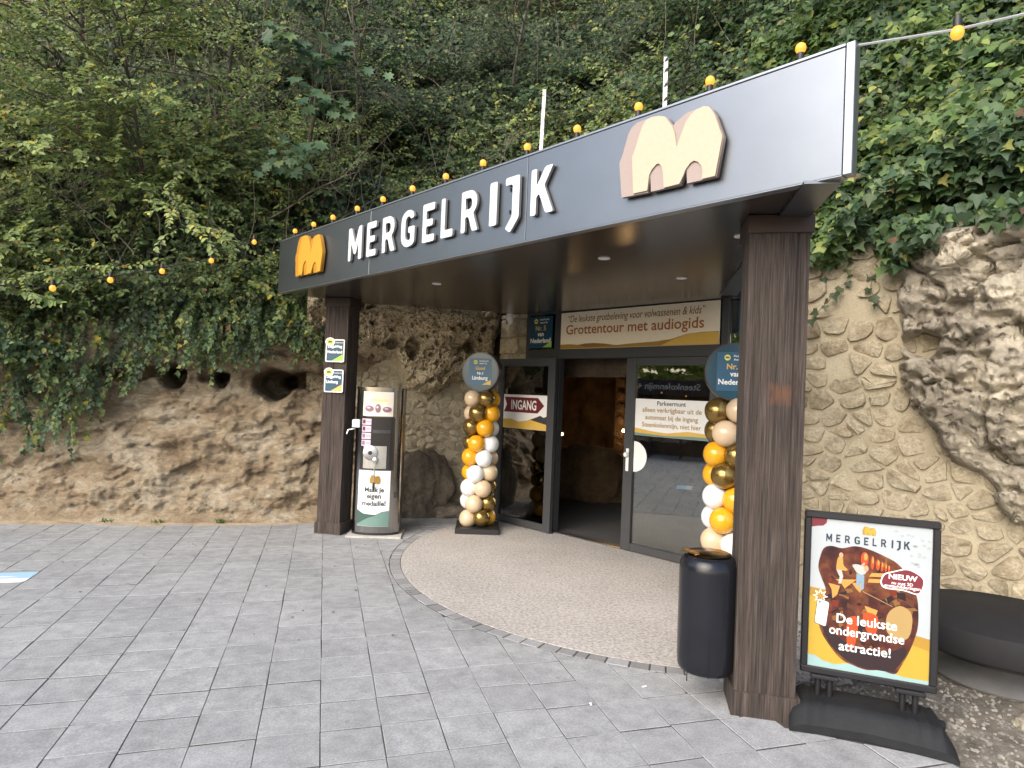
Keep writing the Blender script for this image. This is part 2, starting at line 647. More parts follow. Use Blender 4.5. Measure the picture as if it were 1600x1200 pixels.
def chamfer_slab(P, top, depth, c=.006):
    """slab from a convex outline, with a chamfered upper edge"""
    P = np.asarray(P, float)
    ce = P.mean(0)
    d = P - ce
    inner = ce + d * (1 - c / np.linalg.norm(d, axis=1)[:, None] * 1.3)
    n = len(P)
    V = [(p[0], p[1], top) for p in inner] + [(p[0], p[1], top - c) for p in P] + [(p[0], p[1], top - depth) for p in P]
    F = [tuple(range(n))]
    for i in range(n):
        j = (i + 1) % n
        F += [(i, i + n, j + n, j), (i + n, i + 2 * n, j + 2 * n, j + n)]
    return V, F

def clip_half(P, q, nrm):
    """keep the part of polygon P where (p-q).nrm >= 0"""
    out = []
    for i in range(len(P)):
        a, b_ = np.array(P[i]), np.array(P[(i + 1) % len(P)])
        da, db = (a - q) @ nrm, (b_ - q) @ nrm
        if da >= 0:
            out.append(tuple(a))
        if da * db < 0:
            out.append(tuple(a + (b_ - a) * da / (da - db)))
    return out

PV = .29972
g = np.random.default_rng(3)
PAV_EDGE_Q = np.array([2.56, 2.83])
PAV_EDGE_N = -np.array([.60, .80])               # paving keeps the camera side of the line past the right post
paver_list = []
ROWS = list(3.064 - np.cumsum([.305] * 17)[::-1]) + [3.064, 3.370, 3.673, 3.964, 4.280]
while ROWS[-1] < 10.9:
    ROWS.append(ROWS[-1] + PV * g.choice([1., 1.01, .97, 1.04]))
for k in range(-34, 13):
    x0 = .0563 + k * PV
    shift = g.normal(0, .012) + (.15 if k < -8 and g.random() < .45 else 0)
    ri = 0
    while ri < len(ROWS) - 1:
        y = ROWS[ri] + shift
        L = ROWS[ri + 1] - ROWS[ri] + g.normal(0, .004)
        ri += 1
        gp = .0021
        ys = [y + gp * 2.0, y + L - gp * 2.0]
        P = [(x0 + gp, ys[0]), (x0 + PV - gp, ys[0]), (x0 + PV - gp, ys[1]), (x0 + gp, ys[1])]
        P = [(px + g.normal(0, .0015), py + g.normal(0, .0015)) for px, py in P]
        y += L
        cx, cy = x0 + PV / 2, y - L / 2
        # far border along the rock and machine
        ylim = np.interp(cx, [-12, -5, -3.578, -1.977, -.516, .3, 1.2, 2.2], [11.2, 9.35, 8.9, 8.68, 8.56, 8.75, 9.1, 9.1])
        if cy > ylim + .1:
            continue
        dist = math.hypot(cx - PADC[0], cy - PADC[1])
        rad = PADR + .115
        full = True
        if dist < rad + .25 and cx < 4.2:
            q = PADC + (np.array([cx, cy]) - PADC) / dist * rad
            nrm = (np.array([cx, cy]) - PADC) / dist
            P2 = clip_half(P, q, nrm)
            if len(P2) < 3:
                continue
            full = len(P2) == 4 and dist > rad + .22
            P = P2
        if cx > 1.5:
            P2 = clip_half(P, PAV_EDGE_Q, PAV_EDGE_N) if cx > 2.55 and cy < 3.0 else P
            if cx > 2.95:
                continue
            if len(P2) < 3:
                continue
            P = P2
        area = abs(sum(P[i][0] * P[(i + 1) % len(P)][1] - P[(i + 1) % len(P)][0] * P[i][1] for i in range(len(P)))) / 2
        if area < .004:
            continue
        d = np.array([cx, cy, -1.73])
        zf = d @ np.array(f_)
        sx = 800 + 1002 * (d @ np.array(r_)) / zf if zf > .2 else -9e9
        sy = 600 - 1002 * (d @ np.array(u_)) / zf if zf > .2 else 9e9
        vis = zf > .2 and -60 < sx < 1660 and sy < 1290
        size = area * 1.73 / zf ** 3 if vis else 0
        paver_list.append((size, P, cx, cy))
paver_list.sort(key=lambda t: -t[0])
rest = MB()
for i, (size, P, cx, cy) in enumerate(paver_list):
    top = g.uniform(-.0008, .0016)
    P = np.array(P) - (cx, cy)
    V, F = chamfer_slab(P, 0, .05, .0022)
    if i < 300 and size > 0:
        b = MB()
        b.add(V, F)
        o = b.build('paver', m_paver, paving)
        o.location = (cx, cy, top)
        o.rotation_euler = (g.normal(0, .004), g.normal(0, .004), 0)
    else:
        V = np.array(V) + (cx, cy, top)
        rest.add(V, F)
tag(rest.build('paver_field', m_paver, paving), kind='stuff')

# resin-bound entrance pad inside the arc of setts
m_pad = mat('resin_gravel', (.33, .28, .245), rough=.85, cols=[(.22, .205, .19), (.395, .37, .345), (.56, .53, .50)], cscale=42, cdetail=4, dirt=.13, bump=.5, bscale=220, bdist=.004)
pad = []
angs = np.linspace(R(119), R(250), 60)
for a in angs:
    pad.append((PADC[0] + PADR * math.cos(a), PADC[1] + PADR * math.sin(a)))
pad += [(3.2, 3.25), (3.7, 3.6), tuple(wp(3.0, .02)[:2]), tuple(wp(-1.17, .02)[:2])]
pad = [p for p in pad]
b = MB().prism(pad, -.08, .003, 'xy')
tag(b.build('entrance_pad', m_pad), kind='structure')
m_sett = mat('grey_sett', (.26, .26, .265), rough=.8, obj_var=.22, var=.2, vscale=60, bump=.4, bscale=120, bdist=.004)
b = MB()
ring = []
for a in np.linspace(R(104), R(250), 70):
    c_, s_ = math.cos(a), math.sin(a)
    ring.append(((PADC[0] + (PADR + .002) * c_, PADC[1] + (PADR + .002) * s_), (PADC[0] + (PADR + .112) * c_, PADC[1] + (PADR + .112) * s_)))
for (i0, o0), (i1, o1) in zip(ring[:-1], ring[1:]):
    b.prism([i0, i1, o1, o0][::-1], -.07, -.0032, 'xy')
edging = tag(b.build('sett_edging', m_joint), kind='structure')
a = R(106)
while a < R(248):
    w = g.uniform(.085, .16)
    da = w / (PADR + .05)
    a0, a1 = a + .0018, a + da - .0018
    P = [(PADC[0] + r * math.cos(t), PADC[1] + r * math.sin(t)) for r, t in ((PADR + .006, a0), (PADR + .108, a0), (PADR + .108, a1), (PADR + .006, a1))]
    ce = np.mean(P, 0)
    V, F = chamfer_slab(np.array(P) - ce, 0, .05, .003)
    b = MB()
    b.add(V, F)
    o = b.build('sett', m_sett, edging)
    o.location = (ce[0], ce[1], g.normal(.001, .0015))
    a += da

# gravel bed under the right-hand rock
m_gravel = mat('gravel_ground', (.24, .22, .19), rough=.95, cols=[(.08, .07, .055), (.17, .15, .12), (.30, .27, .22)], cscale=8, bump=1., bscale=60, bdist=.02)
nx, ny = 90, 110
X, Y = np.meshgrid(np.linspace(2.3, 7.0, nx), np.linspace(-1.5, 4.6, ny), indexing='ij')
P = np.stack([X.ravel(), Y.ravel(), np.zeros(nx * ny)], 1)
rr = (P[:, :2] - W0) @ NW
side = (P[:, :2] - PAV_EDGE_Q) @ (-PAV_EDGE_N)
P[:, 2] = -.03 + .05 * sstep(side / .5) + .05 * (fbm(P * 3.5, 4, 5) - .5) * sstep(side / .25) + .16 * sstep((side - 1.0) / 1.2) * fbm(P * 1.4, 3, 8)
P[:, 2] = np.where((side < -.02) | (np.hypot(P[:, 0] - PADC[0], P[:, 1] - PADC[1]) < PADR + .13) | ((P[:, 0] < 2.95) & (P[:, 1] > 2.85)), -.07, P[:, 2])
tag(MB().grid(P, nx, ny).build('gravel_bed', m_gravel, smooth=True), kind='structure')
peb = bmesh.new()
bmesh.ops.create_icosphere(peb, subdivisions=1, radius=1)
PVt = np.array([v.co[:] for v in peb.verts])
PFt = [[v.index for v in f.verts] for f in peb.faces]
peb.free()
def pebbles(pts, sizes, g, name, m, kind='stuff'):
    b = MB()
    for p, s in zip(pts, sizes):
        V = PVt * (1 + g.normal(0, .18, (len(PVt), 1))) * s * g.uniform(.7, 1.2, 3) * (1, 1, .7)
        b.add(V + p, PFt)
    return tag(b.build(name, m), kind=kind)
m_peb = mat('gravel_stones', (.3, .28, .25), rough=.9, cols=[(.10, .095, .09), (.20, .19, .17), (.36, .33, .29)], cscale=9, cdetail=2)
pts = []
while len(pts) < 3200:
    x, y = g.uniform(2.6, 4.9), g.uniform(1.2, 4.2)
    sd_ = (np.array([x, y]) - PAV_EDGE_Q) @ (-PAV_EDGE_N)
    if sd_ < .02 or (np.array([x, y]) - W0) @ NW > .0:
        continue
    if g.random() > (1 - .55 * sstep(np.array([(sd_ - .5) / .6]))[0]):
        continue
    q = np.array([[x, y, 0.]])
    z = -.03 + .05 * sstep(np.array([sd_ / .5]))[0] + .05 * (fbm(q * 3.5, 4, 5)[0] - .5) + .16 * sstep(np.array([(sd_ - 1.0) / 1.2]))[0] * fbm(q * 1.4, 3, 8)[0]
    pts.append((x, y, z + .003))
pebbles(pts, g.uniform(.006, .016, len(pts)), g, 'gravel', m_peb)

# ------------------------------------------------------------------ rock
m_rock = mat('marl_rock', (.3, .24, .16), rough=.95, cols=[(.155, .105, .062), (.28, .205, .128), (.37, .29, .19), (.47, .40, .295), (.31, .225, .138)], cscale=2.6, stretch=(.7, 1, 1.5), cdetail=10, var=.35, vscale=14, bump=1., bscale=17, bdist=.08)
m_rock_b = mat('pitted_tuff', (.36, .28, .17), rough=.95, cols=[(.19, .145, .095), (.50, .40, .25), (.66, .56, .39), (.52, .42, .27), (.74, .68, .56)], cscale=3.2, cdetail=9, var=.35, vscale=22, bump=1., bscale=18, bdist=.05, pits=24)
m_rock_c = mat('pale_limestone', (.42, .37, .28), rough=.95, cols=[(.13, .108, .085), (.29, .255, .205), (.45, .405, .32), (.54, .48, .365), (.32, .295, .26)], cscale=1.7, cdetail=9, var=.32, vscale=16, bump=1., bscale=14, bdist=.05, pits=13)
m_rock_d = mat('dark_boulder', (.2, .17, .13), rough=.95, cols=[(.09, .075, .06), (.19, .155, .115), (.31, .26, .19)], cscale=3, cdetail=8, var=.3, vscale=18, bump=1., bscale=20, bdist=.04)

def grid_normals(P, nu, nv):
    Q = P.reshape(nu, nv, 3)
    du = np.gradient(Q, axis=0)
    dv = np.gradient(Q, axis=1)
    return unit(np.cross(du, dv)).reshape(-1, 3)

BX = [-12, -7.5, -5, -3.578, -1.977, -.516, .2, .75]
BY = [12.6, 10.5, 9.4, 8.91, 8.665, 8.542, 8.6, 8.85]
nu, nv = 400, 146
X, Z = np.meshgrid(np.linspace(-8.0, .75, nu), np.linspace(-.06, 3.15, nv), indexing='ij')
X, Z = X.ravel(), Z.ravel()
y0 = np.interp(X, BX, BY)
f = np.interp(Z, [-.06, 0, .06, .12, .3, .6, 1, 1.4, 1.62, 1.8, 2.0, 2.3, 2.7, 3.15], [-.12, -.04, .04, .09, .16, .27, .40, .52, .62, .62, .47, .42, .52, .72])
P = np.stack([X, y0 + f, Z], 1)
amp = sstep((Z + .02) / .25)
S = P * (1.0, 1.0, 1.7)
dsp = .32 * (fbm(S * 1.3, 3, 1) - .5) + .15 * (ridged(S * (1.9, 1.9, 2.4) + .8 * fbm(P * 1.5, 3, 71)[:, None], 6, 2) - .6) + .085 * (ridged(P * (6, 6, 7), 4, 9) - .5) + .06 * facets(S * (2.6, 2.6, 3.4) + 1.2 * fbm(P * 2.5, 3, 73)[:, None], 80) + .035 * facets(P * (8, 8, 10) + 1.0 * fbm(P * 6, 2, 74)[:, None], 84) - .02 * sstep((.35 - worley(P * (6, 6, 9) + fbm(P * 5, 2, 77)[:, None], 78)) / .3)
P[:, 1] -= dsp * amp
wz = (fbm(P * 3.3, 3, 30) - .5)
wx = (fbm(P * 3.3, 3, 31) - .5)
for cx, cz, rx, rz, dp in ((-1.92, 1.82, .17, .16, .8), (-2.42, 1.84, .42, .11, .5), (-1.34, 1.78, .10, .10, .7), (-1.46, 1.80, .11, .09, .25), (-.66, 1.75, .25, .19, 1.0), (-.30, 1.79, .30, .12, .9), (.02, 1.85, .12, .09, .5)):
    d = np.sqrt(((X + .16 * wx - cx) / rx) ** 2 + ((Z + .14 * wz - cz) / rz) ** 2)
    P[:, 1] += dp * sstep((1.22 - d) / .4)
tag(MB().grid(P, nu, nv).build('rock_bank', m_rock, smooth=True), kind='structure')
# loose sandy foot of the bank
nxs, nys = 160, 14
X, V_ = np.meshgrid(np.linspace(-8, .3, nxs), np.linspace(0, 1, nys), indexing='ij')
X, V_ = X.ravel(), V_.ravel()
y0 = np.interp(X, BX, BY) + .05 * (vn(np.stack([X * 2.3, X * 0, X * 0], 1), 3) - .5)
P = np.stack([X, y0 - .16 + .5 * V_, -.004 + .11 * V_ ** 1.5], 1)
P[:, 2] += .02 * (fbm(P * 7, 3, 4) - .5) * np.minimum(V_ * 4, 1)
m_sand = mat('sandy_foot', (.34, .26, .17), rough=.95, cols=[(.22, .165, .105), (.36, .28, .185), (.44, .36, .25)], cscale=5, var=.25, vscale=40, bump=.6, bscale=50, bdist=.015)
tag(MB().grid(P, nxs, nys).build('sandy_verge', m_sand, smooth=True), kind='structure')

# overhang above the medal machine
nu, nv = 210, 160
X, Z = np.meshgrid(np.linspace(-.25, 2.52, nu), np.linspace(1.25, 3.25, nv), indexing='ij')
X, Z = X.ravel(), Z.ravel()
P = np.stack([X, np.full_like(X, 9.2), Z], 1)
zb = np.interp(X, [-.25, .3, .55, .9, 1.02, 1.15, 1.4, 1.6, 1.75, 2.0, 2.25, 2.35, 2.52], [2.2, 2.2, 2.12, 2.08, 1.86, 1.70, 1.60, 1.66, 1.80, 1.86, 1.98, 2.4, 2.9])
zb = zb + .16 * (fbm(np.stack([X * 3.1, X * 0, X * 0 + 4], 1), 3, 12) - .5)
d = Z - zb
pr = np.where(d > 0, .42 * sstep(d / .22) + .34 * sstep(d / .9), -.35 * sstep(-d / .12))
pr *= np.interp(X, [-.25, 1.6, 2.2, 2.5], [1.0, 1.0, .75, .3])
dsp = .34 * (fbm(P * 2.2, 3, 21) - .5) + .18 * (ridged(P * (2.4, 2.4, 3.0) + wx.mean(), 5, 22) - .6) + .10 * facets(P * (3.5, 3.5, 4.2) + fbm(P * 3, 3, 27)[:, None], 92, .6)
wl = worley(P * 8.5 + 1.5 * fbm(P * 5, 3, 25)[:, None], 40)
wl2 = worley(P * 19 + 1.5 * fbm(P * 9, 2, 26)[:, None], 44)
pit = -.16 * sstep((.42 - wl) / .25) * (vn(P * 2.2, 33) > .42) - .05 * sstep((.4 - wl2) / .25)
P[:, 1] -= pr + (dsp + pit) * np.where(d > 0, 1, .2)
for cx, cz, rx, rz, dp in ((1.12, 2.30, .09, .15, .45), (1.92, 2.38, .09, .10, .4), (.86, 2.36, .08, .07, .3)):
    dd = np.sqrt(((X - cx) / rx) ** 2 + ((Z - cz) / rz) ** 2) + .5 * (fbm(P * 6, 2, 50) - .5)
    P[:, 1] += dp * sstep((1.2 - dd) / .5)
tag(MB().grid(P, nu, nv).build('rock_overhang', m_rock_b, smooth=True), kind='structure')

def boulder(name, c, r, seed, m, sub=5, amp=.5, rot=0.):
    bm = bmesh.new()
    bmesh.ops.create_icosphere(bm, subdivisions=sub, radius=1)
    V = np.array([v.co[:] for v in bm.verts])
    F = [[v.index for v in f.verts] for f in bm.faces]
    bm.free()
    dsp = 1 + amp * (fbm(V * 1.2 + seed, 3, seed) - .5) * 2 + amp * .7 * (ridged(V * 2.2 + seed, 5, seed + 5) - .6)
    dsp = dsp + amp * .30 * facets(V * 1.8 + seed + .6 * fbm(V * 2, 3, seed + 9)[:, None], seed + 20, .6)
    V = V * dsp[:, None] * np.array(r)
    cr, sr = math.cos(rot), math.sin(rot)
    V = V @ np.array([[cr, sr, 0], [-sr, cr, 0], [0, 0, 1]])
    b = MB()
    b.add(V, F)
    o = b.build(name, m, smooth=True)
    o.location = c
    return o
tag(boulder('boulder', (1.24, 8.98, .36), (.44, .30, .56), 3, m_rock_d), 'dark brown rounded boulder behind the medal machine against the stone wall', 'boulder')
tag(boulder('boulder', (1.72, 8.92, .04), (.36, .2, .12), 11, m_rock_d, 4), 'low flat brown stone on the ground beside the dark boulder', 'boulder')
tag(boulder('boulder', (4.42, 2.30, .05), (.34, .2, .16), 6, m_rock_c, 4, rot=.6), 'pale limestone lump on the gravel in front of the round seat', 'boulder')
tag(boulder('boulder', (3.86, 2.62, .02), (.13, .09, .045), 8, m_rock_c, 3, rot=.2), 'small flat pale stone in the gravel below the seat foot', 'boulder')

# right-hand outcrop, in door-wall coordinates
nu, nv = 270, 280
S_, Z = np.meshgrid(np.linspace(3.2, 7.6, nu), np.linspace(-.1, 3.9, nv), indexing='ij')
S_, Z = S_.ravel(), Z.ravel()
edge = np.interp(Z, [-.1, .5, .9, 1.15, 1.45, 1.8, 2.1, 2.5, 3.0, 3.4, 3.8, 4.6], [5.15, 5.05, 4.66, 4.46, 4.18, 3.95, 3.86, 3.84, 3.74, 3.34, 3.2, 3.0])
q0 = np.stack([S_, Z * 0, Z], 1)
edge = edge + .16 * (fbm(q0 * 3.1, 3, 60) - .5)
d = S_ - edge
top_ = 3.55 + .35 * (fbm(q0 * 1.2, 3, 68) - .5)
fade = sstep((top_ - Z) / .55)
pr = np.where(d > 0, (.13 * sstep(d / .10) + .20 * sstep(d / .7) + .10 * np.clip(d, 0, 3)) * fade - .5 * (1 - fade), -.3 * sstep(-d / .08))
qw = q0 + .35 * (fbm(q0 * 1.7, 3, 67)[:, None] - .5)
lay = (qw[:, 2] + .55 * qw[:, 0]) * 3.1
lay = lay - np.floor(lay)
dsp = .30 * (fbm(q0 * 1.5, 3, 61) - .5) + .10 * (ridged(qw * (1.6, 1, 2.6), 6, 62) - .6) + .06 * (ridged(q0 * 8, 4, 66) - .5) + .15 * facets(qw * (1.7, 1, 2.1), 85, .7) + .06 * facets(qw * (5, 1, 6), 89, .6) + .02 * (sstep(lay / .8) - 1.3 * sstep((lay - .86) / .14)) - .10 * sstep((.035 - np.abs(fbm(q0 * 1.9, 4, 69) - .5)) / .03)
wl = worley(q0 * 5 + 1.5 * fbm(q0 * 4, 3, 64)[:, None], 70)
pit = -.10 * sstep((.30 - wl) / .25) * (vn(q0 * 1.7, 72) > .5)
n_ = -(pr + (dsp + pit) * np.where(d > 0, .15 + .85 * fade, .1))
dd = np.sqrt(((S_ - 4.02) / .13) ** 2 + ((Z - 2.28) / .10) ** 2)
n_ += .3 * sstep((1.2 - dd) / .5)
n_ += 1.3 * np.clip(Z - 3.1, 0, 2)
P = W0[None] + UW[None] * S_[:, None] + NW[None] * n_[:, None]
P = np.stack([P[:, 0], P[:, 1], Z], 1)
OUTC = P.copy()
OUTZ = Z.copy()
OUTS = S_.copy()
tag(MB().grid(P, nu, nv).build('rock_outcrop', m_rock_c, smooth=True), kind='structure')

# ------------------------------------------------------------------ hillside
HS = [-18, -10, -5.5, -3.5, -.5, 1.5, 2.44, 3.44, 5.94, 9.44, 12.5, 16.5]
HX = [-17, -10, -5.5, -3.5, -.5, 1.4, 2.75, 3.2, 4.25, 5.8, 6.9, 8.5]
HY = [17, 12.2, 10.1, 9.45, 9.15, 9.35, 8.9, 7.9, 5.6, 2.5, .2, -4]
def hill(st, z, out=0.):
    """point on the slope at station st and height z, 'out' metres proud of it"""
    st = np.asarray(st, float)
    z = np.asarray(z, float)
    x, y = np.interp(st, HS, HX), np.interp(st, HS, HY)
    e = .8
    tx = np.interp(st + e, HS, HX) - np.interp(st - e, HS, HX)
    ty = np.interp(st + e, HS, HY) - np.interp(st - e, HS, HY)
    l = np.hypot(tx, ty) + 1e-9
    nx, ny = -ty / l, tx / l           # into the hill
    sb = np.interp(z, [1.5, 2.6, 3.4, 9.0, 16.], [-.02, .08, .35, 4.0, 8.6])
    q = np.stack([st * .8, z * 0 + 3, z * .8], -1).reshape(-1, 3)
    ds = (.9 * (fbm(q, 3, 90) - .5)).reshape(st.shape) * np.clip((z - 2.2) / 2, .1, 1)
    k = sb + ds - out
    return np.stack([x + nx * k, y + ny * k, z + out * .35], -1), np.stack([nx, ny], -1)
nu, nv = 200, 90
A_, Z = np.meshgrid(np.linspace(-18, 16.5, nu), np.linspace(2.0, 16, nv), indexing='ij')
P, _ = hill(A_.ravel(), Z.ravel())
# start above the door wall so that the cave behind it stays closed
m_hill = mat('hill_soil', (.06, .045, .03), rough=.95, cols=[(.03, .022, .015), (.07, .05, .033), (.11, .08, .05)], cscale=2.5, cdetail=8, bump=.8, bscale=18, bdist=.05)  # shade between the leaves is put into this very dark soil colour
tag(MB().grid(P, nu, nv).build('hillside', m_hill, smooth=True), kind='structure')

# ------------------------------------------------------------------ stone walls
m_mortar = mat('sandy_mortar', (.46, .375, .235), rough=.95, cols=[(.30, .258, .175), (.40, .35, .25), (.46, .41, .305)], cscale=2.5, cdetail=8, var=.15, vscale=60, bump=.7, bscale=45, bdist=.012)
m_stone = mat('wall_stone', (.46, .375, .24), rough=.95, obj_var=.12, cols=[(.20, .162, .105), (.335, .28, .19), (.45, .395, .285), (.29, .25, .18)], cscale=7, cdetail=9, var=.3, vscale=45, bump=.9, bscale=32, bdist=.025)

def stone_mesh(w, h, g, dep=.035, n=10):
    a = np.arange(n) * 2 * math.pi / n + g.uniform(0, .5)
    ex = g.uniform(2.2, 4.0)
    r = 1 / (np.abs(np.cos(a)) ** ex + np.abs(np.sin(a)) ** ex) ** (1 / ex)
    r *= g.uniform(.80, 1.06, n)
    dep = dep * g.uniform(.6, 1.25)
    out = np.stack([np.cos(a) * r * w / 2, np.sin(a) * r * h / 2], 1)
    sk = g.normal(0, .12)
    out[:, 1] += sk * out[:, 0]
    V = [(p[0], .012, p[1]) for p in out]
    tx, tz = g.normal(0, .12, 2)
    V += [(p[0] * .95, -dep * g.uniform(.5, .95) + tx * p[0] + tz * p[1], p[1] * .93) for p in out]
    V += [(p[0] * g.uniform(.5, .75), -dep * g.uniform(.75, 1.35) + tx * p[0] + tz * p[1], p[1] * g.uniform(.5, .75)) for p in out]
    V.append((g.normal(0, w * .1), -dep * g.uniform(.8, 1.4), g.normal(0, h * .1)))
    F = []
    for k in range(2):
        F += [(k * n + i, k * n + (i + 1) % n, (k + 1) * n + (i + 1) % n, (k + 1) * n + i) for i in range(n)]
    F += [(2 * n + i, 2 * n + (i + 1) % n, 3 * n) for i in range(n)]
    b = MB()
    b.add(V, F)
    return b.mesh('stone', m_stone, smooth=28)

def fitted_stone(poly, g, dep):
    """thin broken-faced stone filling a cell of the masonry"""
    P = np.array(poly)
    ce = P.mean(0)
    Q = []
    n = len(P)
    for i in range(n):                                   # cut the corners
        p, q = P[i], P[(i + 1) % n]
        Q += [p + (q - p) * g.uniform(.16, .3), p + (q - p) * g.uniform(.7, .84)]
    Q = np.array(Q) - ce
    Q *= g.uniform(.95, 1.03, (len(Q), 1))
    m = len(Q)
    tx, tz = g.normal(0, .10, 2)
    V = [(p[0], .015, p[1]) for p in Q]
    V += [(p[0] * .93, -dep * g.uniform(.55, 1.1) + tx * p[0] + tz * p[1], p[1] * .91) for p in Q]
    off = Q.std(0) * g.normal(0, .35, 2)
    V.append((off[0], -dep * g.uniform(.9, 1.5) + tx * off[0] + tz * off[1], off[1]))
    F = [(i, (i + 1) % m, m + (i + 1) % m, m + i) for i in range(m)] + [(m + i, m + (i + 1) % m, 2 * m) for i in range(m)]
    b = MB()
    b.add(V, F)
    return b.mesh('stone', m_stone, smooth=24), ce

def rubble_wall(root, x0, x1, z0, z1, cell, gap, g, keep=lambda x, z: True, dep=.028, limit=299):
    nu, nv = int((x1 - x0) / .05) + 2, int((z1 - z0) / .05) + 2
    X, Z = np.meshgrid(np.linspace(x0, x1, nu), np.linspace(z0, z1, nv), indexing='ij')
    P = np.stack([X.ravel(), np.zeros(nu * nv), Z.ravel()], 1)
    P[:, 1] = -.02 * (fbm(P * 3, 4, 14) - .5) - .008 * (fbm(P * 14, 2, 15) - .5)
    MB().grid(P, nu, nv).build('mortar', m_mortar, root, smooth=True)
    cw, ch = cell
    pts = []
    r = 0
    z = z0
    while z < z1 + ch:
        x = x0 - cw * g.uniform(.2, 1)
        h = ch * g.uniform(.75, 1.3)
        while x < x1 + cw:
            w = cw * g.uniform(.6, 1.45)
            pts.append((x + w / 2 + g.normal(0, cw * .10), z + h / 2 + g.normal(0, ch * .20)))
            if g.random() < .16:
                pts.append((x + w + g.normal(0, .01), z + h * g.uniform(.2, .8)))
            x += w
        z += h
    pts = np.array(pts)
    A = cw / ch * .8
    sc = np.array([1.0, A])
    S = pts * sc
    k = 0
    for i in np.argsort(((pts - [(x0 + x1) / 2, 1.3]) ** 2).sum(1)):
        c = pts[i]
        if not (x0 + .02 < c[0] < x1 - .02 and z0 < c[1] < z1 - .04 and keep(*c)) or k >= limit:
            continue
        if g.random() < .04:
            continue
        poly = [(S[i][0] - cw, S[i][1] - cw), (S[i][0] + cw, S[i][1] - cw), (S[i][0] + cw, S[i][1] + cw), (S[i][0] - cw, S[i][1] + cw)]
        d = ((S - S[i]) ** 2).sum(1)
        gp = g.uniform(*gap)
        for j in np.argsort(d)[1:16]:
            n_ = unit(S[i] - S[j])
            poly = clip_half(poly, (S[i] + S[j]) / 2 + n_ * gp, n_)
            if len(poly) < 3:
                break
        if len(poly) < 3:
            continue
        poly = [(p[0], p[1] / A) for p in poly]
        if poly[0][0] < x0 - .3:
            continue
        me, ce = fitted_stone(poly, g, dep * g.uniform(.5, 1.3))
        if ce[0] < x0 + .03 or ce[0] > x1 - .02:
            continue
        o = link('stone', me, root, (ce[0], 0, ce[1]))
        k += 1

rw = thing('rubble_stone_wall', 'sand coloured rubble wall between the wooden post and the pale rock, behind the poster stand', 'wall', WLOC, WROT)
rubble_wall(rw, 2.76, 5.4, -.05, 3.3, (.235, .155), (.007, .017), np.random.default_rng(12), lambda x, z: x < np.interp(z, [0, .5, .9, 1.45, 2.0, 3.3], [5.3, 5.2, 4.9, 4.4, 4.1, 4.0]))
lw = thing('rubble_stone_wall', 'small stoned cream wall under the rock overhang, behind the medal machine', 'wall', (.05, 9.22, 0), R(-2))
rubble_wall(lw, 0, 2.44, -.05, 2.9, (.15, .105), (.006, .014), np.random.default_rng(15), lambda x, z: z < np.interp(x, [0, .9, 1.1, 1.5, 2.0, 2.3, 2.44], [2.1, 2.1, 1.8, 1.75, 2.0, 2.3, 2.9]), dep=.026)
pil = thing('stone_pillar', 'pillar of squared sandstone blocks beside the left door leaf', 'pillar', WLOC, WROT)
MB().box(-1.17, -.64, .012, .6, -.05, 2.84).build('mortar_core', m_mortar, pil)
gg = np.random.default_rng(5)
z = -.02
row = 0
while z < 2.78:
    h = min(gg.uniform(.19, .27), 2.845 - z)
    cut = -1.18 + (.53 * gg.uniform(.3, .45) if row % 2 else .53 * gg.uniform(.58, .72))
    for a0, a1 in ((-1.18, cut - .006), (cut + .006, -.632)):
        b = MB().cbox(a0, a1, -.012 + gg.normal(0, .004), .45, z + .006, z + h - .006, .012)
        b.build('block', m_stone, pil)
    z += h
    row += 1

# ------------------------------------------------------------------ cave behind the doors
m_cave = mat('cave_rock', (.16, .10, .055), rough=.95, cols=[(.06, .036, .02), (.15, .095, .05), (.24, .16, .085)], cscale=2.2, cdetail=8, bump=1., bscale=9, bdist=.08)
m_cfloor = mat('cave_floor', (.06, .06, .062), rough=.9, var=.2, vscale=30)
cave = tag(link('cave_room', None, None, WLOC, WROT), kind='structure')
def cave_grid(name, fn, nu, nv, amp, seed):
    U, V_ = np.meshgrid(np.linspace(0, 1, nu), np.linspace(0, 1, nv), indexing='ij')
    P = fn(U.ravel(), V_.ravel())
    nn = grid_normals(P, nu, nv)
    dsp = amp * (fbm(P * 1.3, 3, seed) - .5) + amp * .6 * (ridged(P * 2.4, 4, seed + 3) - .6)
    P = P + nn * dsp[:, None]
    return MB().grid(P, nu, nv).build(name, m_cave, cave, smooth=True)
zc = 2.45
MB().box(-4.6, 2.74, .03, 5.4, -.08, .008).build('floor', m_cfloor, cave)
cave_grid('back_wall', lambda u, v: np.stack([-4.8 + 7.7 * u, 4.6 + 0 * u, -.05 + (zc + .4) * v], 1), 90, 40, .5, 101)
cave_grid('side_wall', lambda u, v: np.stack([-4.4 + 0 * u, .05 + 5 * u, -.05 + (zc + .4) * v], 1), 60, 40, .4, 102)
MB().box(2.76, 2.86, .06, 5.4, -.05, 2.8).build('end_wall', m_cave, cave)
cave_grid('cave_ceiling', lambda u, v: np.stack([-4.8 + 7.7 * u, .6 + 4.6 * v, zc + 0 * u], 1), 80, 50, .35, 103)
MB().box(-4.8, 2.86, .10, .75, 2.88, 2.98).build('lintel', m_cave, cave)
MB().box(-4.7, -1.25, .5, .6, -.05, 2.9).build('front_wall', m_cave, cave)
MB().box(-4.9, 2.9, .1, 5.6, 2.99, 3.05).build('cave_lid', m_cave, cave)  # this and the two below: unseen outer shell added against light leaks
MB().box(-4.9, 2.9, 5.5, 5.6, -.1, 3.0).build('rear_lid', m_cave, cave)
MB().box(-4.95, -4.85, .1, 5.6, -.1, 3.0).build('side_lid', m_cave, cave)
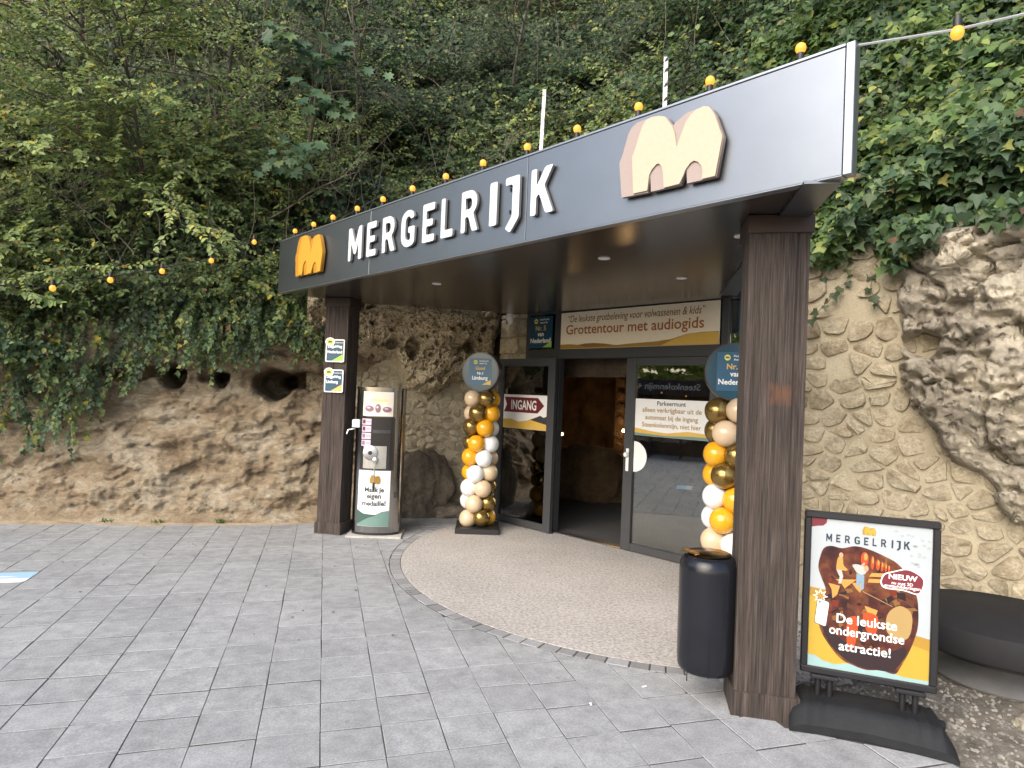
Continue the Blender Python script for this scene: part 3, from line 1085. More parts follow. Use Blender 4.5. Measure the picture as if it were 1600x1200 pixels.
bm_ = boulder('rubble_mound', (-2.0, 2.7, .1), (1.0, .8, .75), 41, m_cave, 5)
bm_.parent = cave
m_cstone = mat('cave_stone', (.17, .115, .07), rough=.95, obj_var=.25, var=.3, vscale=12, bump=.8, bscale=25, bdist=.02)
MB().box(-1.95, -1.45, 3.72, 4.2, 0, 2.5).build('pier', m_cave, cave)
gg = np.random.default_rng(8)
for k in range(9):
    for j in range(2):
        me = stone_mesh(.22, .2, gg, .05)
        me.materials.clear()
        me.materials.append(m_cstone)
        o = link('pier_stone', me, cave)
        o.location = (-1.82 + .25 * j + gg.normal(0, .01), 3.72, .12 + k * .24 + .05 * j)

# ------------------------------------------------------------------ canopy
m_fascia = mat('anthracite_panel', (.195, .212, .235), rough=.36, metal=.92, spec=.6, var=.06, vscale=3, bump=.02, bscale=3, bdist=.01)
m_trim = mat('trim_edge', (.30, .32, .35), rough=.35, metal=.8)
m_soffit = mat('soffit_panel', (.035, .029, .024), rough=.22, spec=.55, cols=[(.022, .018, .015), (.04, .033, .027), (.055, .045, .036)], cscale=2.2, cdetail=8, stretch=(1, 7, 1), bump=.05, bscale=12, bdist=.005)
m_black = mat('black_metal', (.018, .018, .02), rough=.4, var=.1, vscale=12)
m_roof = mat('roof_felt', (.05, .05, .05), rough=.95, var=.3, vscale=6)
can = thing('entrance_canopy', 'dark grey canopy with a tall fascia carrying the big white letters over the entrance', 'canopy', FLOC, FROT)
def toF(x, y):
    d = np.array([x, y]) - FA
    return float(d @ UF), float(d @ NF)
FZ0, FZ1 = 2.80, 3.405
for s0, s1 in ((.0, 2.026), (2.032, 4.114), (4.12, 6.196)):
    MB().cbox(s0, s1, 0, .05, FZ0, FZ1 - .012, .002).build('fascia_panel', m_fascia, can)
MB().cbox(6.2, 6.24, -.004, .06, FZ0 - .003, FZ1 + .004, .003).build('end_trim', m_trim, can)
MB().cbox(-.003, 6.198, -.006, .06, FZ1 - .010, FZ1 + .004, .002).build('coping', m_trim, can)
MB().cbox(-.003, 6.198, -.004, .055, FZ0 - .008, FZ0 - .001, .002).build('bottom_trim', m_trim, can)
corners = [(0.02, .052), (6.2, .052), toF(3.92, 5.55), toF(2.52, 8.05), toF(.4, 8.25)]
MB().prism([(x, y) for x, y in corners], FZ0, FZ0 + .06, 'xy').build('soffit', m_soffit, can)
roofc = [(0.02, .07), (6.18, .07), toF(4.2, 5.7), toF(2.9, 8.4), toF(.4, 8.25)]
MB().prism(roofc, FZ0 + .30, FZ0 + .36, 'xy').build('roof', m_roof, can)
def edge_board(p, q, z0, z1, th):
    p, q = np.array(p), np.array(q)
    d = unit(q - p)
    n = np.array([-d[1], d[0]]) * th
    return MB().prism([tuple(p), tuple(q), tuple(q + n), tuple(p + n)], z0, z1, 'xy')
edge_board(corners[1], corners[2], FZ0 + .002, FZ1 - .02, .05).build('side_fascia', m_fascia, can)
edge_board(corners[4], corners[0], FZ0 + .002, FZ1 - .02, .05).build('side_fascia', m_fascia, can)
# narrow dark strip that edges the soffit on the post side
e1 = unit(np.array(corners[2]) - np.array(corners[1]))
n1 = np.array([-e1[1], e1[0]])
p = np.array(corners[1]) + n1 * .02 + e1 * .02
MB().prism([tuple(p), tuple(p + e1 * 3.3), tuple(p + e1 * 3.3 + n1 * .16), tuple(p + n1 * .16)], FZ0 - .018, FZ0 - .003, 'xy').build('edge_strip', m_fascia, can)
m_white = mat('white_paint', (.78, .78, .77), rough=.4)
for x, y in ((2.0, 4.49), (2.5, 3.5), (1.02, 6.3), (2.92, 4.91)):
    a, c_ = toF(x, y)
    MB().lathe([(.046, FZ0 - .001), (.046, FZ0 - .008), (.034, FZ0 - .010), (.030, FZ0 - .003)], 18, (a, c_, 0)).build('downlight', m_white, can, smooth=40)

# ------------------------------------------------------------------ posts
m_wood = mat('weathered_timber', (.10, .065, .05), rough=.75, cols=[(.012, .010, .009), (.045, .033, .028), (.085, .064, .053), (.135, .115, .103)], cscale=11, cdetail=12, stretch=(8, 8, .25), var=.4, vscale=3, bump=1., bscale=16, bdist=.025)
m_woodcap = mat('dark_oiled_timber', (.035, .02, .016), rough=.6, var=.35, vscale=9, stretch=(.4, .4, 5), bump=.25, bscale=20, bdist=.006)
m_patch = mat('bare_wood', (.2, .1, .06), rough=.7, cols=[(.06, .035, .025), (.17, .08, .042), (.25, .12, .06)], cscale=10, stretch=(5, 5, .4), bump=.5, bscale=25, bdist=.008)
def post(loc, rotz, w, dp, label, capw, seed):
    t = thing('wooden_post', label, 'post', loc, rotz, 'timber posts under the canopy')
    g = np.random.default_rng(seed)
    # slightly irregular four-sided baulk with vertical cracks cut in as planks of grain
    nz = 60
    zs = np.linspace(.0, 2.79, nz)
    ring = []
    for u in np.linspace(0, 1, 26)[:-1]: ring.append((-w / 2 + w * u, 0, 0))
    for u in np.linspace(0, 1, 22)[:-1]: ring.append((w / 2, dp * u, 1))
    for u in np.linspace(0, 1, 8)[:-1]: ring.append((w / 2 - w * u, dp, 2))
    for u in np.linspace(0, 1, 22)[:-1]: ring.append((-w / 2, dp - dp * u, 3))
    rg = np.array(ring)
    n = len(rg)
    nrm = np.array([(0, -1), (1, 0), (0, 1), (-1, 0)])[rg[:, 2].astype(int)]
    crack = np.zeros(n)
    for k in g.choice(np.arange(1, 46), 11, replace=False):
        crack[k] = -g.uniform(.006, .016)
    crack += g.normal(0, .0012, n)
    corner = ((np.abs(np.abs(rg[:, 0]) - w / 2) < 1e-6) & ((rg[:, 1] < 1e-6) | (np.abs(rg[:, 1] - dp) < 1e-6)))
    V = []
    for z in zs:
        q = np.stack([rg[:, 0] * 9, rg[:, 1] * 9, np.full(n, z * 1.6 + seed)], 1)
        off = crack * (.35 + .9 * vn(q * .6, 7)) + .005 * (fbm(q, 3, seed) - .5)
        off = np.where(corner, -.006, off)
        V.append(np.stack([rg[:, 0] + nrm[:, 0] * off, rg[:, 1] + nrm[:, 1] * off, np.full(n, z)], 1))
    V = np.concatenate(V)
    F = [(i * n + j, i * n + (j + 1) % n, (i + 1) * n + (j + 1) % n, (i + 1) * n + j) for i in range(nz - 1) for j in range(n)]
    b = MB()
    b.add(V, F)
    b.build('baulk', m_wood, t, smooth=35)
    for nm, z0, z1, e, m in (('base_trim', -.02, .135, .018, m_wood), ('cap_trim', 2.695, 2.797, .014, m_woodcap)):
        MB().cbox(-w / 2 - e, w / 2 + e, -e, dp + e, z0, z1, .004).build(nm, m, t)
    return t
PROT = math.atan2(-.47, .883)
rp = post((2.41, 3.02, 0), PROT, .325, .30, 'thick weathered brown timber post beside the waste bin and the poster stand', .3, 4)
# a bare reddish scar on the face of the right post, as wear in the timber itself
m_worn = m_wood.copy()
m_worn.name = 'scarred_timber'
nt = m_worn.node_tree
bs = nt.nodes['Principled BSDF']
src = bs.inputs['Base Color'].links[0].from_socket
tc_ = nd(nt, 'ShaderNodeTexCoord')
nz = nd(nt, 'ShaderNodeTexNoise')
nz.inputs['Scale'].default_value = 22
mpn = nd(nt, 'ShaderNodeMapping')
mpn.inputs['Scale'].default_value = (3, 3, .5)
nt.links.new(tc_.outputs['Object'], mpn.inputs[0])
nt.links.new(mpn.outputs[0], nz.inputs[0])
sx_ = nd(nt, 'ShaderNodeSeparateXYZ')
nt.links.new(tc_.outputs['Object'], sx_.inputs[0])
def band(sock, c, w):
    a_ = nd(nt, 'ShaderNodeMath', operation='SUBTRACT'); a_.inputs[1].default_value = c
    nt.links.new(sock, a_.inputs[0])
    b_ = nd(nt, 'ShaderNodeMath', operation='ABSOLUTE')
    nt.links.new(a_.outputs[0], b_.inputs[0])
    c_ = nd(nt, 'ShaderNodeMath', operation='MULTIPLY_ADD'); c_.inputs[1].default_value = -1.0 / w; c_.inputs[2].default_value = 1.9
    nt.links.new(b_.outputs[0], c_.inputs[0])
    return c_.outputs[0]
mn = nd(nt, 'ShaderNodeMath', operation='MINIMUM')
nt.links.new(band(sx_.outputs[0], .03, .055), mn.inputs[0])
nt.links.new(band(sx_.outputs[2], 1.79, .05), mn.inputs[1])
md = nd(nt, 'ShaderNodeMath', operation='MULTIPLY_ADD'); md.inputs[1].default_value = 2.4; md.inputs[2].default_value = -1.7
nt.links.new(nz.outputs[0], md.inputs[0])
sm = nd(nt, 'ShaderNodeMath', operation='ADD'); sm.use_clamp = True
nt.links.new(mn.outputs[0], sm.inputs[0])
nt.links.new(md.outputs[0], sm.inputs[1])
mxr = nd(nt, 'ShaderNodeMix', data_type='RGBA')
nt.links.new(sm.outputs[0], mxr.inputs[0])
nt.links.new(src, mxr.inputs[6])
mxr.inputs[7].default_value = (.135, .066, .038, 1)
nt.links.new(mxr.outputs[2], bs.inputs['Base Color'])
for ch in rp.children:
    if ch.name.startswith('baulk'):
        ch.data.materials[0] = m_worn
lp = post((.11, 7.885, 0), PROT, .30, .288, 'dark timber post with two blue award plates beside the medal machine', .3, 9)

# ------------------------------------------------------------------ printing colours
P_white = paint('print_white', (.80, .80, .78))
P_cream = paint('print_cream', (.82, .75, .60))
P_black = paint('print_black', (.02, .02, .022))
P_navy = paint('print_navy', (.02, .035, .05))
P_teal = paint('print_teal', (.006, .055, .10), .4)
P_blue = paint('print_blue', (.010, .085, .16), .4)
P_gold = paint('print_gold', (.62, .40, .08))
P_yel = paint('print_yellow', (.40, .27, .03))
P_mus = paint('print_mustard', (.33, .19, .025))
P_brown = paint('print_brown', (.22, .11, .025))
P_orange = paint('print_rust', (.36, .12, .025))
P_maroon = paint('print_maroon', (.14, .013, .024))
P_green = paint('print_lime', (.30, .55, .06))
P_seag = paint('print_seagreen', (.24, .38, .38))
P_dgreen = paint('print_darkgreen', (.04, .09, .075))
P_mgreen = paint('print_midgreen', (.14, .24, .21))
P_char = paint('print_charcoal', (.035, .035, .04))
P_lemon = paint('print_lemon', (.70, .68, .12))

# ------------------------------------------------------------------ sign letters
m_letter = mat('white_letter', (.50, .53, .545), rough=.45, var=.05, vscale=30)
m_lside = mat('letter_side', (.22, .225, .23), rough=.6)
def arc(cx, cz, rx, rz, a0, a1, n=8):
    return [(cx + rx * math.cos(R(a0 + (a1 - a0) * k / n)), cz + rz * math.sin(R(a0 + (a1 - a0) * k / n))) for k in range(n + 1)]
# outlines on a unit-height body, stroke about .2; (outer, [holes])
t_ = .175
LET = {
    'M': ([(0, 0), (t_, 0), (t_ + .02, .52), (.40, .18), (.52, .18), (.67, .52), (.69, 0), (.90, 0), (.90, 1), (.70, 1), (.46, .5), (.20, 1), (0, 1)], []),
    'E': ([(0, 0), (.56, 0), (.56, .19), (t_, .19), (t_, .41), (.48, .41), (.48, .59), (t_, .59), (t_, .81), (.56, .81), (.56, 1), (0, 1)], []),
    'R': ([(0, 0), (t_, 0), (t_, .37), (.30, .37), (.47, 0), (.70, 0), (.50, .43)] + arc(.34, .70, .31, .30, -38, 90, 8) + [(0, 1)], [[(t_, .55), (t_, .82)] + arc(.33, .685, .12, .135, 90, -90, 6)]),
    'G': ([(.66, .78), (.60, .92)] + arc(.36, .70, .36, .30, 70, 180, 6) + arc(.36, .30, .36, .30, 180, 275, 6) + [(.60, .04), (.68, .12), (.68, .54), (.36, .54), (.36, .37), (.48, .37), (.48, .19)] + arc(.37, .33, .155, .15, 285, 180, 4) + arc(.37, .68, .155, .15, 180, 70, 4) + [(.48, .74)], []),
    'L': ([(0, 0), (.54, 0), (.54, .19), (t_, .19), (t_, 1), (0, 1)], []),
    'I': ([(0, 0), (t_ + .06, 0), (t_ + .06, 1), (0, 1)], []),
    'J': ([(0, 1), (0, .83), (.22, .83), (.22, .12), (.02, -.14), (.18, -.25), (.43, .06), (.43, 1)], []),
    'K': ([(0, 0), (t_, 0), (t_, .38), (.26, .45), (.48, 0), (.72, 0), (.42, .60), (.68, 1), (.44, 1), (t_, .62), (t_, 1), (0, 1)], []),
}
def poly_mesh(name, loops, y0, y1, m, m_side=None):
    """solid with holes from 2-D loops in x-z"""
    c = bpy.data.curves.new(name, 'CURVE')
    c.dimensions = '2D'
    c.fill_mode = 'BOTH'
    c.extrude = (y1 - y0) / 2
    for L in loops:
        sp = c.splines.new('POLY')
        sp.points.add(len(L) - 1)
        for p, q in zip(sp.points, L):
            p.co = (q[0], q[1], 0, 1)
        sp.use_cyclic_u = True
    o = bpy.data.objects.new(name, c)
    me = bpy.data.meshes.new_from_object(o)
    bpy.data.objects.remove(o)
    n = len(me.vertices)
    V = np.zeros(n * 3)
    me.vertices.foreach_get('co', V)
    V = V.reshape(-1, 3)
    Q = np.stack([V[:, 0], (y0 + y1) / 2 - V[:, 2], V[:, 1]], 1)
    me.vertices.foreach_set('co', Q.ravel())
    me.materials.clear()
    me.materials.append(m)
    if m_side:
        me.materials.append(m_side)
        me.update()
        for p in me.polygons:
            p.material_index = 0 if abs(p.normal.y) > .5 else 1
    me.update()
    return me
sign = thing('letter_sign', 'white raised letters reading MERGELRIJK along the dark fascia', 'sign', FLOC, FROT)
places = [('M', 1.685, .265), ('E', 2.025, .175), ('R', 2.295, .225), ('G', 2.600, .215), ('E', 2.918, .175), ('L', 3.172, .165), ('R', 3.430, .215), ('I', 3.762, .085), ('J', 3.930, .155), ('K', 4.190, .230)]
for ch, s, w in places:
    out, holes = LET[ch]
    wid = max(p[0] for p in out)
    w = w * .94
    sx, sz = w / wid, .318
    z0 = 2.952
    L = [rounded([(p[0] * sx, p[1] * sz) for p in out], .016, 3)] + [[(p[0] * sx, p[1] * sz) for p in h] for h in holes]
    o = link('letter', poly_mesh('letter', L, -.034, -.012, m_letter, m_lside), sign, (s, 0, z0))
    for zz in (.25, .75):
        MB().box(s + w * .15, s + w * .22, -.0125, .001, z0 + zz * sz - .012, z0 + zz * sz + .012).build('standoff', m_black, sign)

LOGO_O = [(.045, .013), (.018, .233), (.042, .284), (.076, .394), (.101, .43), (.138, .449), (.244, .45), (.299, .441), (.336, .424), (.385, .356), (.396, .373), (.468, .408), (.577, .412), (.609, .397), (.643, .347), (.694, .213), (.661, .002), (.485, .004), (.479, .082), (.445, .005), (.252, .006), (.245, .096), (.233, .005)]
LOGO_F = [(.136, .017), (.119, .238), (.139, .287), (.156, .341), (.184, .412), (.208, .44), (.244, .447), (.299, .438), (.336, .421), (.383, .356), (.402, .306), (.417, .222), (.435, .267), (.47, .352), (.497, .382), (.529, .402), (.577, .409), (.609, .394), (.640, .347), (.691, .213), (.658, .005), (.58, .005), (.583, .048), (.574, .08), (.554, .106), (.529, .119), (.508, .112), (.481, .085), (.466, .05), (.443, .008), (.345, .008), (.334, .105), (.321, .141), (.305, .157), (.29, .158), (.258, .132), (.242, .104), (.234, .015)]
def logo(s, z, sx, sz, back, front, label, nm):
    t = thing('logo_sign', label, 'logo', FLOC, FROT)
    f = lambda P: [(s + p[0] * sx, z + p[1] * sz) for p in P]
    link('back_plate', poly_mesh('back_plate', [f(LOGO_O)], -.045, -.02, back), t)
    link('front_plate', poly_mesh('front_plate', [f(LOGO_F)], -.056, -.046, front), t)
    for a in (.2, .5):
        MB().box(s + a * sx, s + (a + .06) * sx, -.021, .001, z + .2 * sz, z + .25 * sz).build('standoff', m_black, t)
m_lg1 = mat('logo_cream', (.42, .355, .265), rough=.6, var=.06, vscale=80)
m_lg2 = mat('logo_pinkgrey', (.29, .235, .215), rough=.6, var=.06, vscale=80)
m_lg3 = mat('logo_yellow', (.50, .26, .03), rough=.45, var=.05, vscale=20)
m_lg4 = mat('logo_amber', (.38, .18, .02), rough=.45, var=.05, vscale=20)
logo(4.93, 2.912, 1.0, .97, m_lg2, m_lg1, 'large cream twin-hump arch emblem near the right end of the fascia', 'cream')
logo(.512, 2.914, .975, .97, m_lg4, m_lg3, 'yellow twin-hump arch emblem at the far left end of the fascia', 'yellow')

# ------------------------------------------------------------------ glazed entrance
m_frame = mat('anthracite_frame', (.045, .047, .050), rough=.42, var=.06, vscale=10)
m_glass = glass_mat()
m_alu = mat('brushed_aluminium', (.55, .55, .55), rough=.35, metal=1., var=.1, vscale=40)
ent = thing('glazed_entrance', 'dark grey metal door frame with transom windows round the entrance opening', 'entrance', WLOC, WROT)
for s0, s1, z0, z1 in ((-.63, -.57, -.03, 2.86), (-.115, -.005, -.03, 2.86), (2.205, 2.285, -.03, 2.86), (2.70, 2.76, -.03, 2.86)):
    MB().cbox(s0, s1, -.04, .05, z0, z1, .003).build('upright', m_frame, ent)
for s0, s1 in ((-.569, -.116), (-.004, 2.204), (2.286, 2.699)):
    MB().cbox(s0, s1, -.038, .048, 2.215, 2.335, .003).build('transom_bar', m_frame, ent)
    MB().cbox(s0, s1, -.038, .048, 2.80, 2.86, .003).build('head_bar', m_frame, ent)
for s0, s1 in ((-.569, -.116), (2.286, 2.699)):
    MB().cbox(s0, s1, -.038, .048, -.03, .07, .003).build('sill_bar', m_frame, ent)
    MB().box(s0, s1, -.004, .004, .07, 2.215).build('pane', m_glass, ent)
for s0, s1 in ((-.569, -.116), (-.004, 2.204), (2.286, 2.699)):
    MB().box(s0, s1, -.004, .004, 2.335, 2.80).build('pane', m_glass, ent)
MB().cbox(-.004, 1.04, -.05, -.005, -.01, .016, .003).build('threshold', m_alu, ent)
MB().box(.0, 1.04, .0, .12, -.01, .009).build('threshold_inner', m_frame, ent)

def leaf_frame(root, s0, s1, z0, z1, y, l, r, top, bot):
    MB().cbox(s0, s0 + l, y - .03, y + .03, z0, z1, .003).build('stile', m_frame, root)
    MB().cbox(s1 - r, s1, y - .03, y + .03, z0, z1, .003).build('stile', m_frame, root)
    MB().cbox(s0 + l + .001, s1 - r - .001, y - .028, y + .028, z1 - top, z1, .003).build('top_rail', m_frame, root)
    MB().cbox(s0 + l + .001, s1 - r - .001, y - .028, y + .028, z0, z0 + bot, .003).build('bottom_rail', m_frame, root)
    return MB().box(s0 + l, s1 - r, y - .005, y + .005, z0 + bot, z1 - top).build('pane', m_glass, root)

ld = thing('glass_door', 'glass door leaf standing open with a maroon INGANG arrow on it', 'door', WLOC, WROT, 'glass door leaves')
LY = -.13
pane = leaf_frame(ld, -1.02, .03, .012, 2.215, LY, .10, .12, .10, .09)
YP = LY - .0065
st = MB().flat([(-.915, 1.285), (-.095, 1.285), (-.095, 1.735), (-.915, 1.735)], YP).build('sticker', P_white, ld)
MB().flat([(-.915, 1.287), (-.097, 1.287), (-.097, 1.42), (-.30, 1.45), (-.45, 1.40), (-.62, 1.375), (-.75, 1.41), (-.915, 1.40)], YP - .001).build('sand_band', P_gold, st)
MB().flat([(-.40, 1.412), (-.097, 1.36), (-.097, 1.47), (-.16, 1.45), (-.22, 1.475), (-.28, 1.452), (-.34, 1.43)], YP - .0018).build('dark_hill', P_char, st)
MB().flat([(-.905, 1.50), (-.27, 1.50), (-.155, 1.60), (-.27, 1.70), (-.905, 1.70), (-.85, 1.60)][::1], YP - .0015).build('arrow', P_maroon, st)
text('lettering', 'INGANG', P_white, st, -.53, 1.60, .47, YP - .0025, .13, bold=.02)

rd = thing('glass_door', 'closed glass door leaf with a white parking-token notice and a lever handle', 'door', WLOC, WROT, 'glass door leaves')
leaf_frame(rd, 1.045, 2.200, .012, 2.212, -.02, .125, .095, .09, .085)
YP = -.02 - .0065
st = MB().flat([(1.172, 1.33), (2.104, 1.33), (2.104, 1.745), (1.172, 1.745)], YP).build('sticker', P_white, rd)
MB().flat([(1.172, 1.332), (2.102, 1.332), (2.102, 1.395), (1.85, 1.41), (1.6, 1.375), (1.4, 1.385), (1.172, 1.415)], YP - .001).build('sand_band', P_gold, st)
MB().flat([(1.172, 1.3315), (2.102, 1.3315), (2.102, 1.36), (1.9, 1.362), (1.6, 1.345), (1.4, 1.352), (1.172, 1.36)], YP - .0016).build('sea_band', P_mgreen, st)
for k, (s, w, m) in enumerate((('Parkeermunt', .36, P_char), ('alleen verkrijgbaar uit de', .74, P_mus), ('automaat bij de ingang', .66, P_mus), ('Steenkolenmijn, niet hier', .74, P_mus))):
    text('lettering', s, m, st, 1.64, 1.70 - .083 * k, w, YP - .002, bold=.012)
hd = [(1.172 + .175 * math.cos(a), 1.085 + .175 * math.sin(a)) for a in np.linspace(-math.pi / 2, math.pi / 2, 20)]
MB().flat(hd, YP).build('half_disc_sticker', P_white, rd)
hb = MB().cbox(1.085, 1.125, -.062, -.05, .91, 1.17, .004).build('handle_plate', m_white, rd)
MB().lathe([(.0, 0), (.028, .0), (.03, .02), (.022, .045), (.0, .05)], 16).build('knob', m_white, hb, smooth=40, warp=lambda V: np.stack([V[:, 0] + 1.105, -.062 - V[:, 2], V[:, 1] + 1.10], 1))

bn = thing('banner_sign', 'wide cream banner about the audio-guided cave tour above the doors', 'sign', WLOC, WROT)
MB().cbox(.008, 2.195, -.058, -.045, 2.335, 2.792, .002).build('panel', P_cream, bn)
Y = -.0595
MB().flat([(.010, 2.337), (2.193, 2.337), (2.193, 2.47), (2.0, 2.468), (1.82, 2.455), (1.62, 2.405), (1.40, 2.385), (1.1, 2.375), (.9, 2.362), (.7, 2.375), (.5, 2.385), (.33, 2.378), (.15, 2.392), (.010, 2.39)], Y).build('sand_band', P_mus, bn)
MB().flat([(.30, 2.379), (.42, 2.352), (.62, 2.352), (.85, 2.366), (.7, 2.386), (.55, 2.396), (.42, 2.394)], Y - .001).build('dark_dune', P_brown, bn)
MB().flat([(1.50, 2.340), (2.190, 2.340), (2.190, 2.465), (2.0, 2.462), (1.82, 2.45), (1.66, 2.405)], Y - .001).build('bright_dune', P_gold, bn)
text('lettering', '\u201cDe leukste grotbeleving voor volwassenen & kids\u201d', P_brown, bn, 1.08, 2.695, 1.90, Y - .001, .115, shear=.2, bold=.004)
text('lettering', 'Grottentour met audiogids', P_orange, bn, 1.06, 2.555, 1.92, Y - .0012, .16, bold=.012)

def award(root, cx, cz, w, h, y, lines, corner, back=P_teal, emblem=True, nl=True):
    """blue award print: emblem with small caption, lines of text, coloured corner"""
    MB().flat([(cx - w / 2, cz - h / 2), (cx + w / 2, cz - h / 2), (cx + w / 2, cz + h / 2), (cx - w / 2, cz + h / 2)], y).build('print_field', back, root)
    ex, ez, er = cx - w * .22, cz + h * .36, w * .085
    MB().flat([(ex + er * math.cos(a), ez + er * math.sin(a)) for a in np.linspace(0, 2 * math.pi, 17)[:-1]], y - .001).build('emblem', P_lemon, root)
    MB().flat([(ex - er * .7, ez - er * .25), (ex + er * .7, ez - er * .25), (ex + er * .45, ez + er * .3), (ex - er * .45, ez + er * .3)], y - .0017).build('emblem_bar', P_dgreen, root)
    text('lettering', 'DagjeWeg.NL', P_white, root, cx + w * .16, ez + er * .5, w * .42, y - .001, bold=.02)
    text('lettering', "Award '25", P_white, root, cx + w * .12, ez - er * .6, w * .34, y - .001, bold=.02)
    for s, m, ww, dz in lines:
        text('lettering', s, m, root, cx, cz + dz * h, w * ww, y - .001, bold=.025)
    MB().flat([(cx + w * .10, cz - h / 2 + .002), (cx + w / 2 - .002, cz - h / 2 + .002), (cx + w / 2 - .002, cz - h * .30)], y - .0012).build('corner_flash', corner, root)
L5 = [('Nr. 5', P_gold, .46, .13), ('van', P_white, .28, -.08), ('Nederland', P_white, .90, -.27)]
a1 = thing('award_sign', 'blue Nr. 5 award panel in the transom window left of the banner', 'sign', WLOC, WROT, 'blue award panels in the transom')
MB().cbox(-.562, -.152, -.046, -.040, 2.358, 2.775, .001).build('panel', P_blue, a1)
award(a1, -.357, 2.566, .40, .405, -.0472, L5, P_green)
a2 = thing('award_sign', 'blue Nr. 5 award panel right of the banner, mostly hidden by the post', 'sign', WLOC, WROT, 'blue award panels in the transom')
MB().cbox(2.395, 2.69, -.046, -.040, 2.42, 2.785, .001).build('panel', P_blue, a2)
award(a2, 2.545, 2.60, .28, .35, -.0472, L5, P_green)

# award plates screwed to the left post
def plate(label, z0, z1, place, corner, wd):
    t = thing('award_plate', label, 'sign', (.11, 7.885, 0), PROT, 'award plates on the left post')
    x0, x1 = -.115, .125
    b = MB().prism(rrect(x0, x1, z0, z1 - .02, .018), -.028, -.019)
    b.build('panel', P_white, t)
    ex, ez = x0 + .055, z1 - .05
    MB().prism([(ex + .062 * math.cos(a), ez + .05 * math.sin(a)) for a in np.linspace(0, 2 * math.pi, 21)[:-1]], -.031, -.0285).build('badge_ring', P_white, t)
    MB().prism(rrect(x0 + .014, x1 - .014, z0 + .014, z1 - .034, .010), -.0295, -.0285).build('print_field', P_teal, t)
    y = -.0305
    MB().flat([(ex + .046 * math.cos(a), ez + .037 * math.sin(a)) for a in np.linspace(0, 2 * math.pi, 21)[:-1]], -.0325).build('emblem', P_lemon, t)
    MB().flat([(ex - .03, ez - .012), (ex + .03, ez - .012), (ex + .02, ez + .012), (ex - .02, ez + .012)], -.034).build('emblem_bar', P_dgreen, t)
    zc, h = (z0 + z1) / 2, z1 - z0
    text('lettering', 'DagjeWeg.NL', P_white, t, .06, z1 - .062, .10, y, bold=.02)
    text('lettering', 'DagjeWeg', P_white, t, .005, zc + .035, .18, y, bold=.04)
    text('lettering', place, P_white, t, .005 - (.19 - wd) / 2, zc - .025, wd, y, bold=.04)
    text('lettering', "'25", P_blue, t, -.07, z0 + .055, .035, y, bold=.02)
    MB().flat([(-.03, z0 + .016), (x1 - .016, z0 + .016), (x1 - .016, z0 + .095)], y).build('corner_flash', corner, t)
plate('upper blue award plate on the left post, green corner, reading Nederland', 2.03, 2.32, 'Nederland', P_green, .19)
plate('lower blue award plate on the left post, gold corner, reading Limburg', 1.672, 1.962, 'Limburg', P_gold, .15)

# ------------------------------------------------------------------ balloon columns
def balloon_mat(n, c, metal=0., rough=.18):
    return mat(n, c, rough=rough, metal=metal, spec=.5, coat=.25)
BM = [balloon_mat('balloon_sand', (.62, .47, .31)), balloon_mat('balloon_bronze', (.26, .17, .05), .75, .24), balloon_mat('balloon_amber', (.74, .36, .015)), balloon_mat('balloon_white', (.76, .78, .80))]
prof = []
for k in range(15):
    a = math.pi * k / 14
    prof.append((max(.0005, math.sin(a) * (1 - .06 * math.cos(a))), -math.cos(a) * (1.06 if a < 1.57 else 1.0)))
BME = []
for m in BM:
    b = MB().lathe(prof, 20)
    b.lathe([(.0005, -1.16), (.07, -1.13), (.03, -1.07), (.05, -1.03)], 8)
    BME.append(b.mesh('balloon', m, True))
def column(loc, face, label, seed, disc_lines, corner, disc_rot=0., order=0, turn=1):
    t = thing('balloon_column', label, 'balloon column', loc, face)
    MB().cbox(-.27, .27, -.27, .27, 0, .065, .006).build('base', m_black, t)
    MB().tube([(0, 0, .06), (0, 0, 1.86)], .016, 8).build('pole', m_black, t)
    g = np.random.default_rng(seed)
    for j in range(9):
        z = 1.665 - j * .187
        sh = j // 2 + order
        base = -67.5 if j % 2 == 0 else -112.5
        for q in range(4):
            phi = R(base + 90 * q)
            r = .112
            o = link('balloon', BME[(turn * q + sh) % 4], t)
            sc = .112 * g.uniform(.97, 1.03)
            o.scale = (sc, sc, sc)
            d = Vector((math.sin(phi), -math.cos(phi), g.normal(0, .03)))
            o.location = d * .128 + Vector((0, 0, z + g.normal(0, .006)))
            o.rotation_euler = d.to_track_quat('Z', 'Y').to_euler()
    # topper: round light box
    y0, y1 = -.11, .03
    cr, sr = math.cos(disc_rot), math.sin(disc_rot)
    rot = lambda V: np.stack([V[:, 0] * cr - V[:, 1] * sr, V[:, 0] * sr + V[:, 1] * cr, V[:, 2]], 1)
    cz = 2.0
    circ = lambda r, n=40: [(r * math.cos(a), cz + r * math.sin(a)) for a in np.linspace(0, 2 * math.pi, n + 1)[:-1]]
    rim = MB().prism(circ(.25), y0, y1).build('disc_rim', m_black, t, smooth=40, warp=rot)
    m_disc = mat('disc_face', (.006, .055, .095), rough=.25, spec=.5, coat=.15)
    face_ = MB().flat(circ(.235), y0 - .0015).build('disc_face', m_disc, t, warp=rot)
    n0 = len(bpy.data.objects)
    before = set(bpy.data.objects)
    award(face_, 0.0, cz, .30, .33, y0 - .003, disc_lines, corner, back=P_blue)
    for o in set(bpy.data.objects) - before:
        me = o.data
        V = np.zeros(len(me.vertices) * 3)
        me.vertices.foreach_get('co', V)
        me.vertices.foreach_set('co', rot(V.reshape(-1, 3)).ravel())
        me.update()
    MB().tube([(0, 0, 1.72), (0, 0, 1.77)], .03, 8).build('neck', m_black, t)
    return t
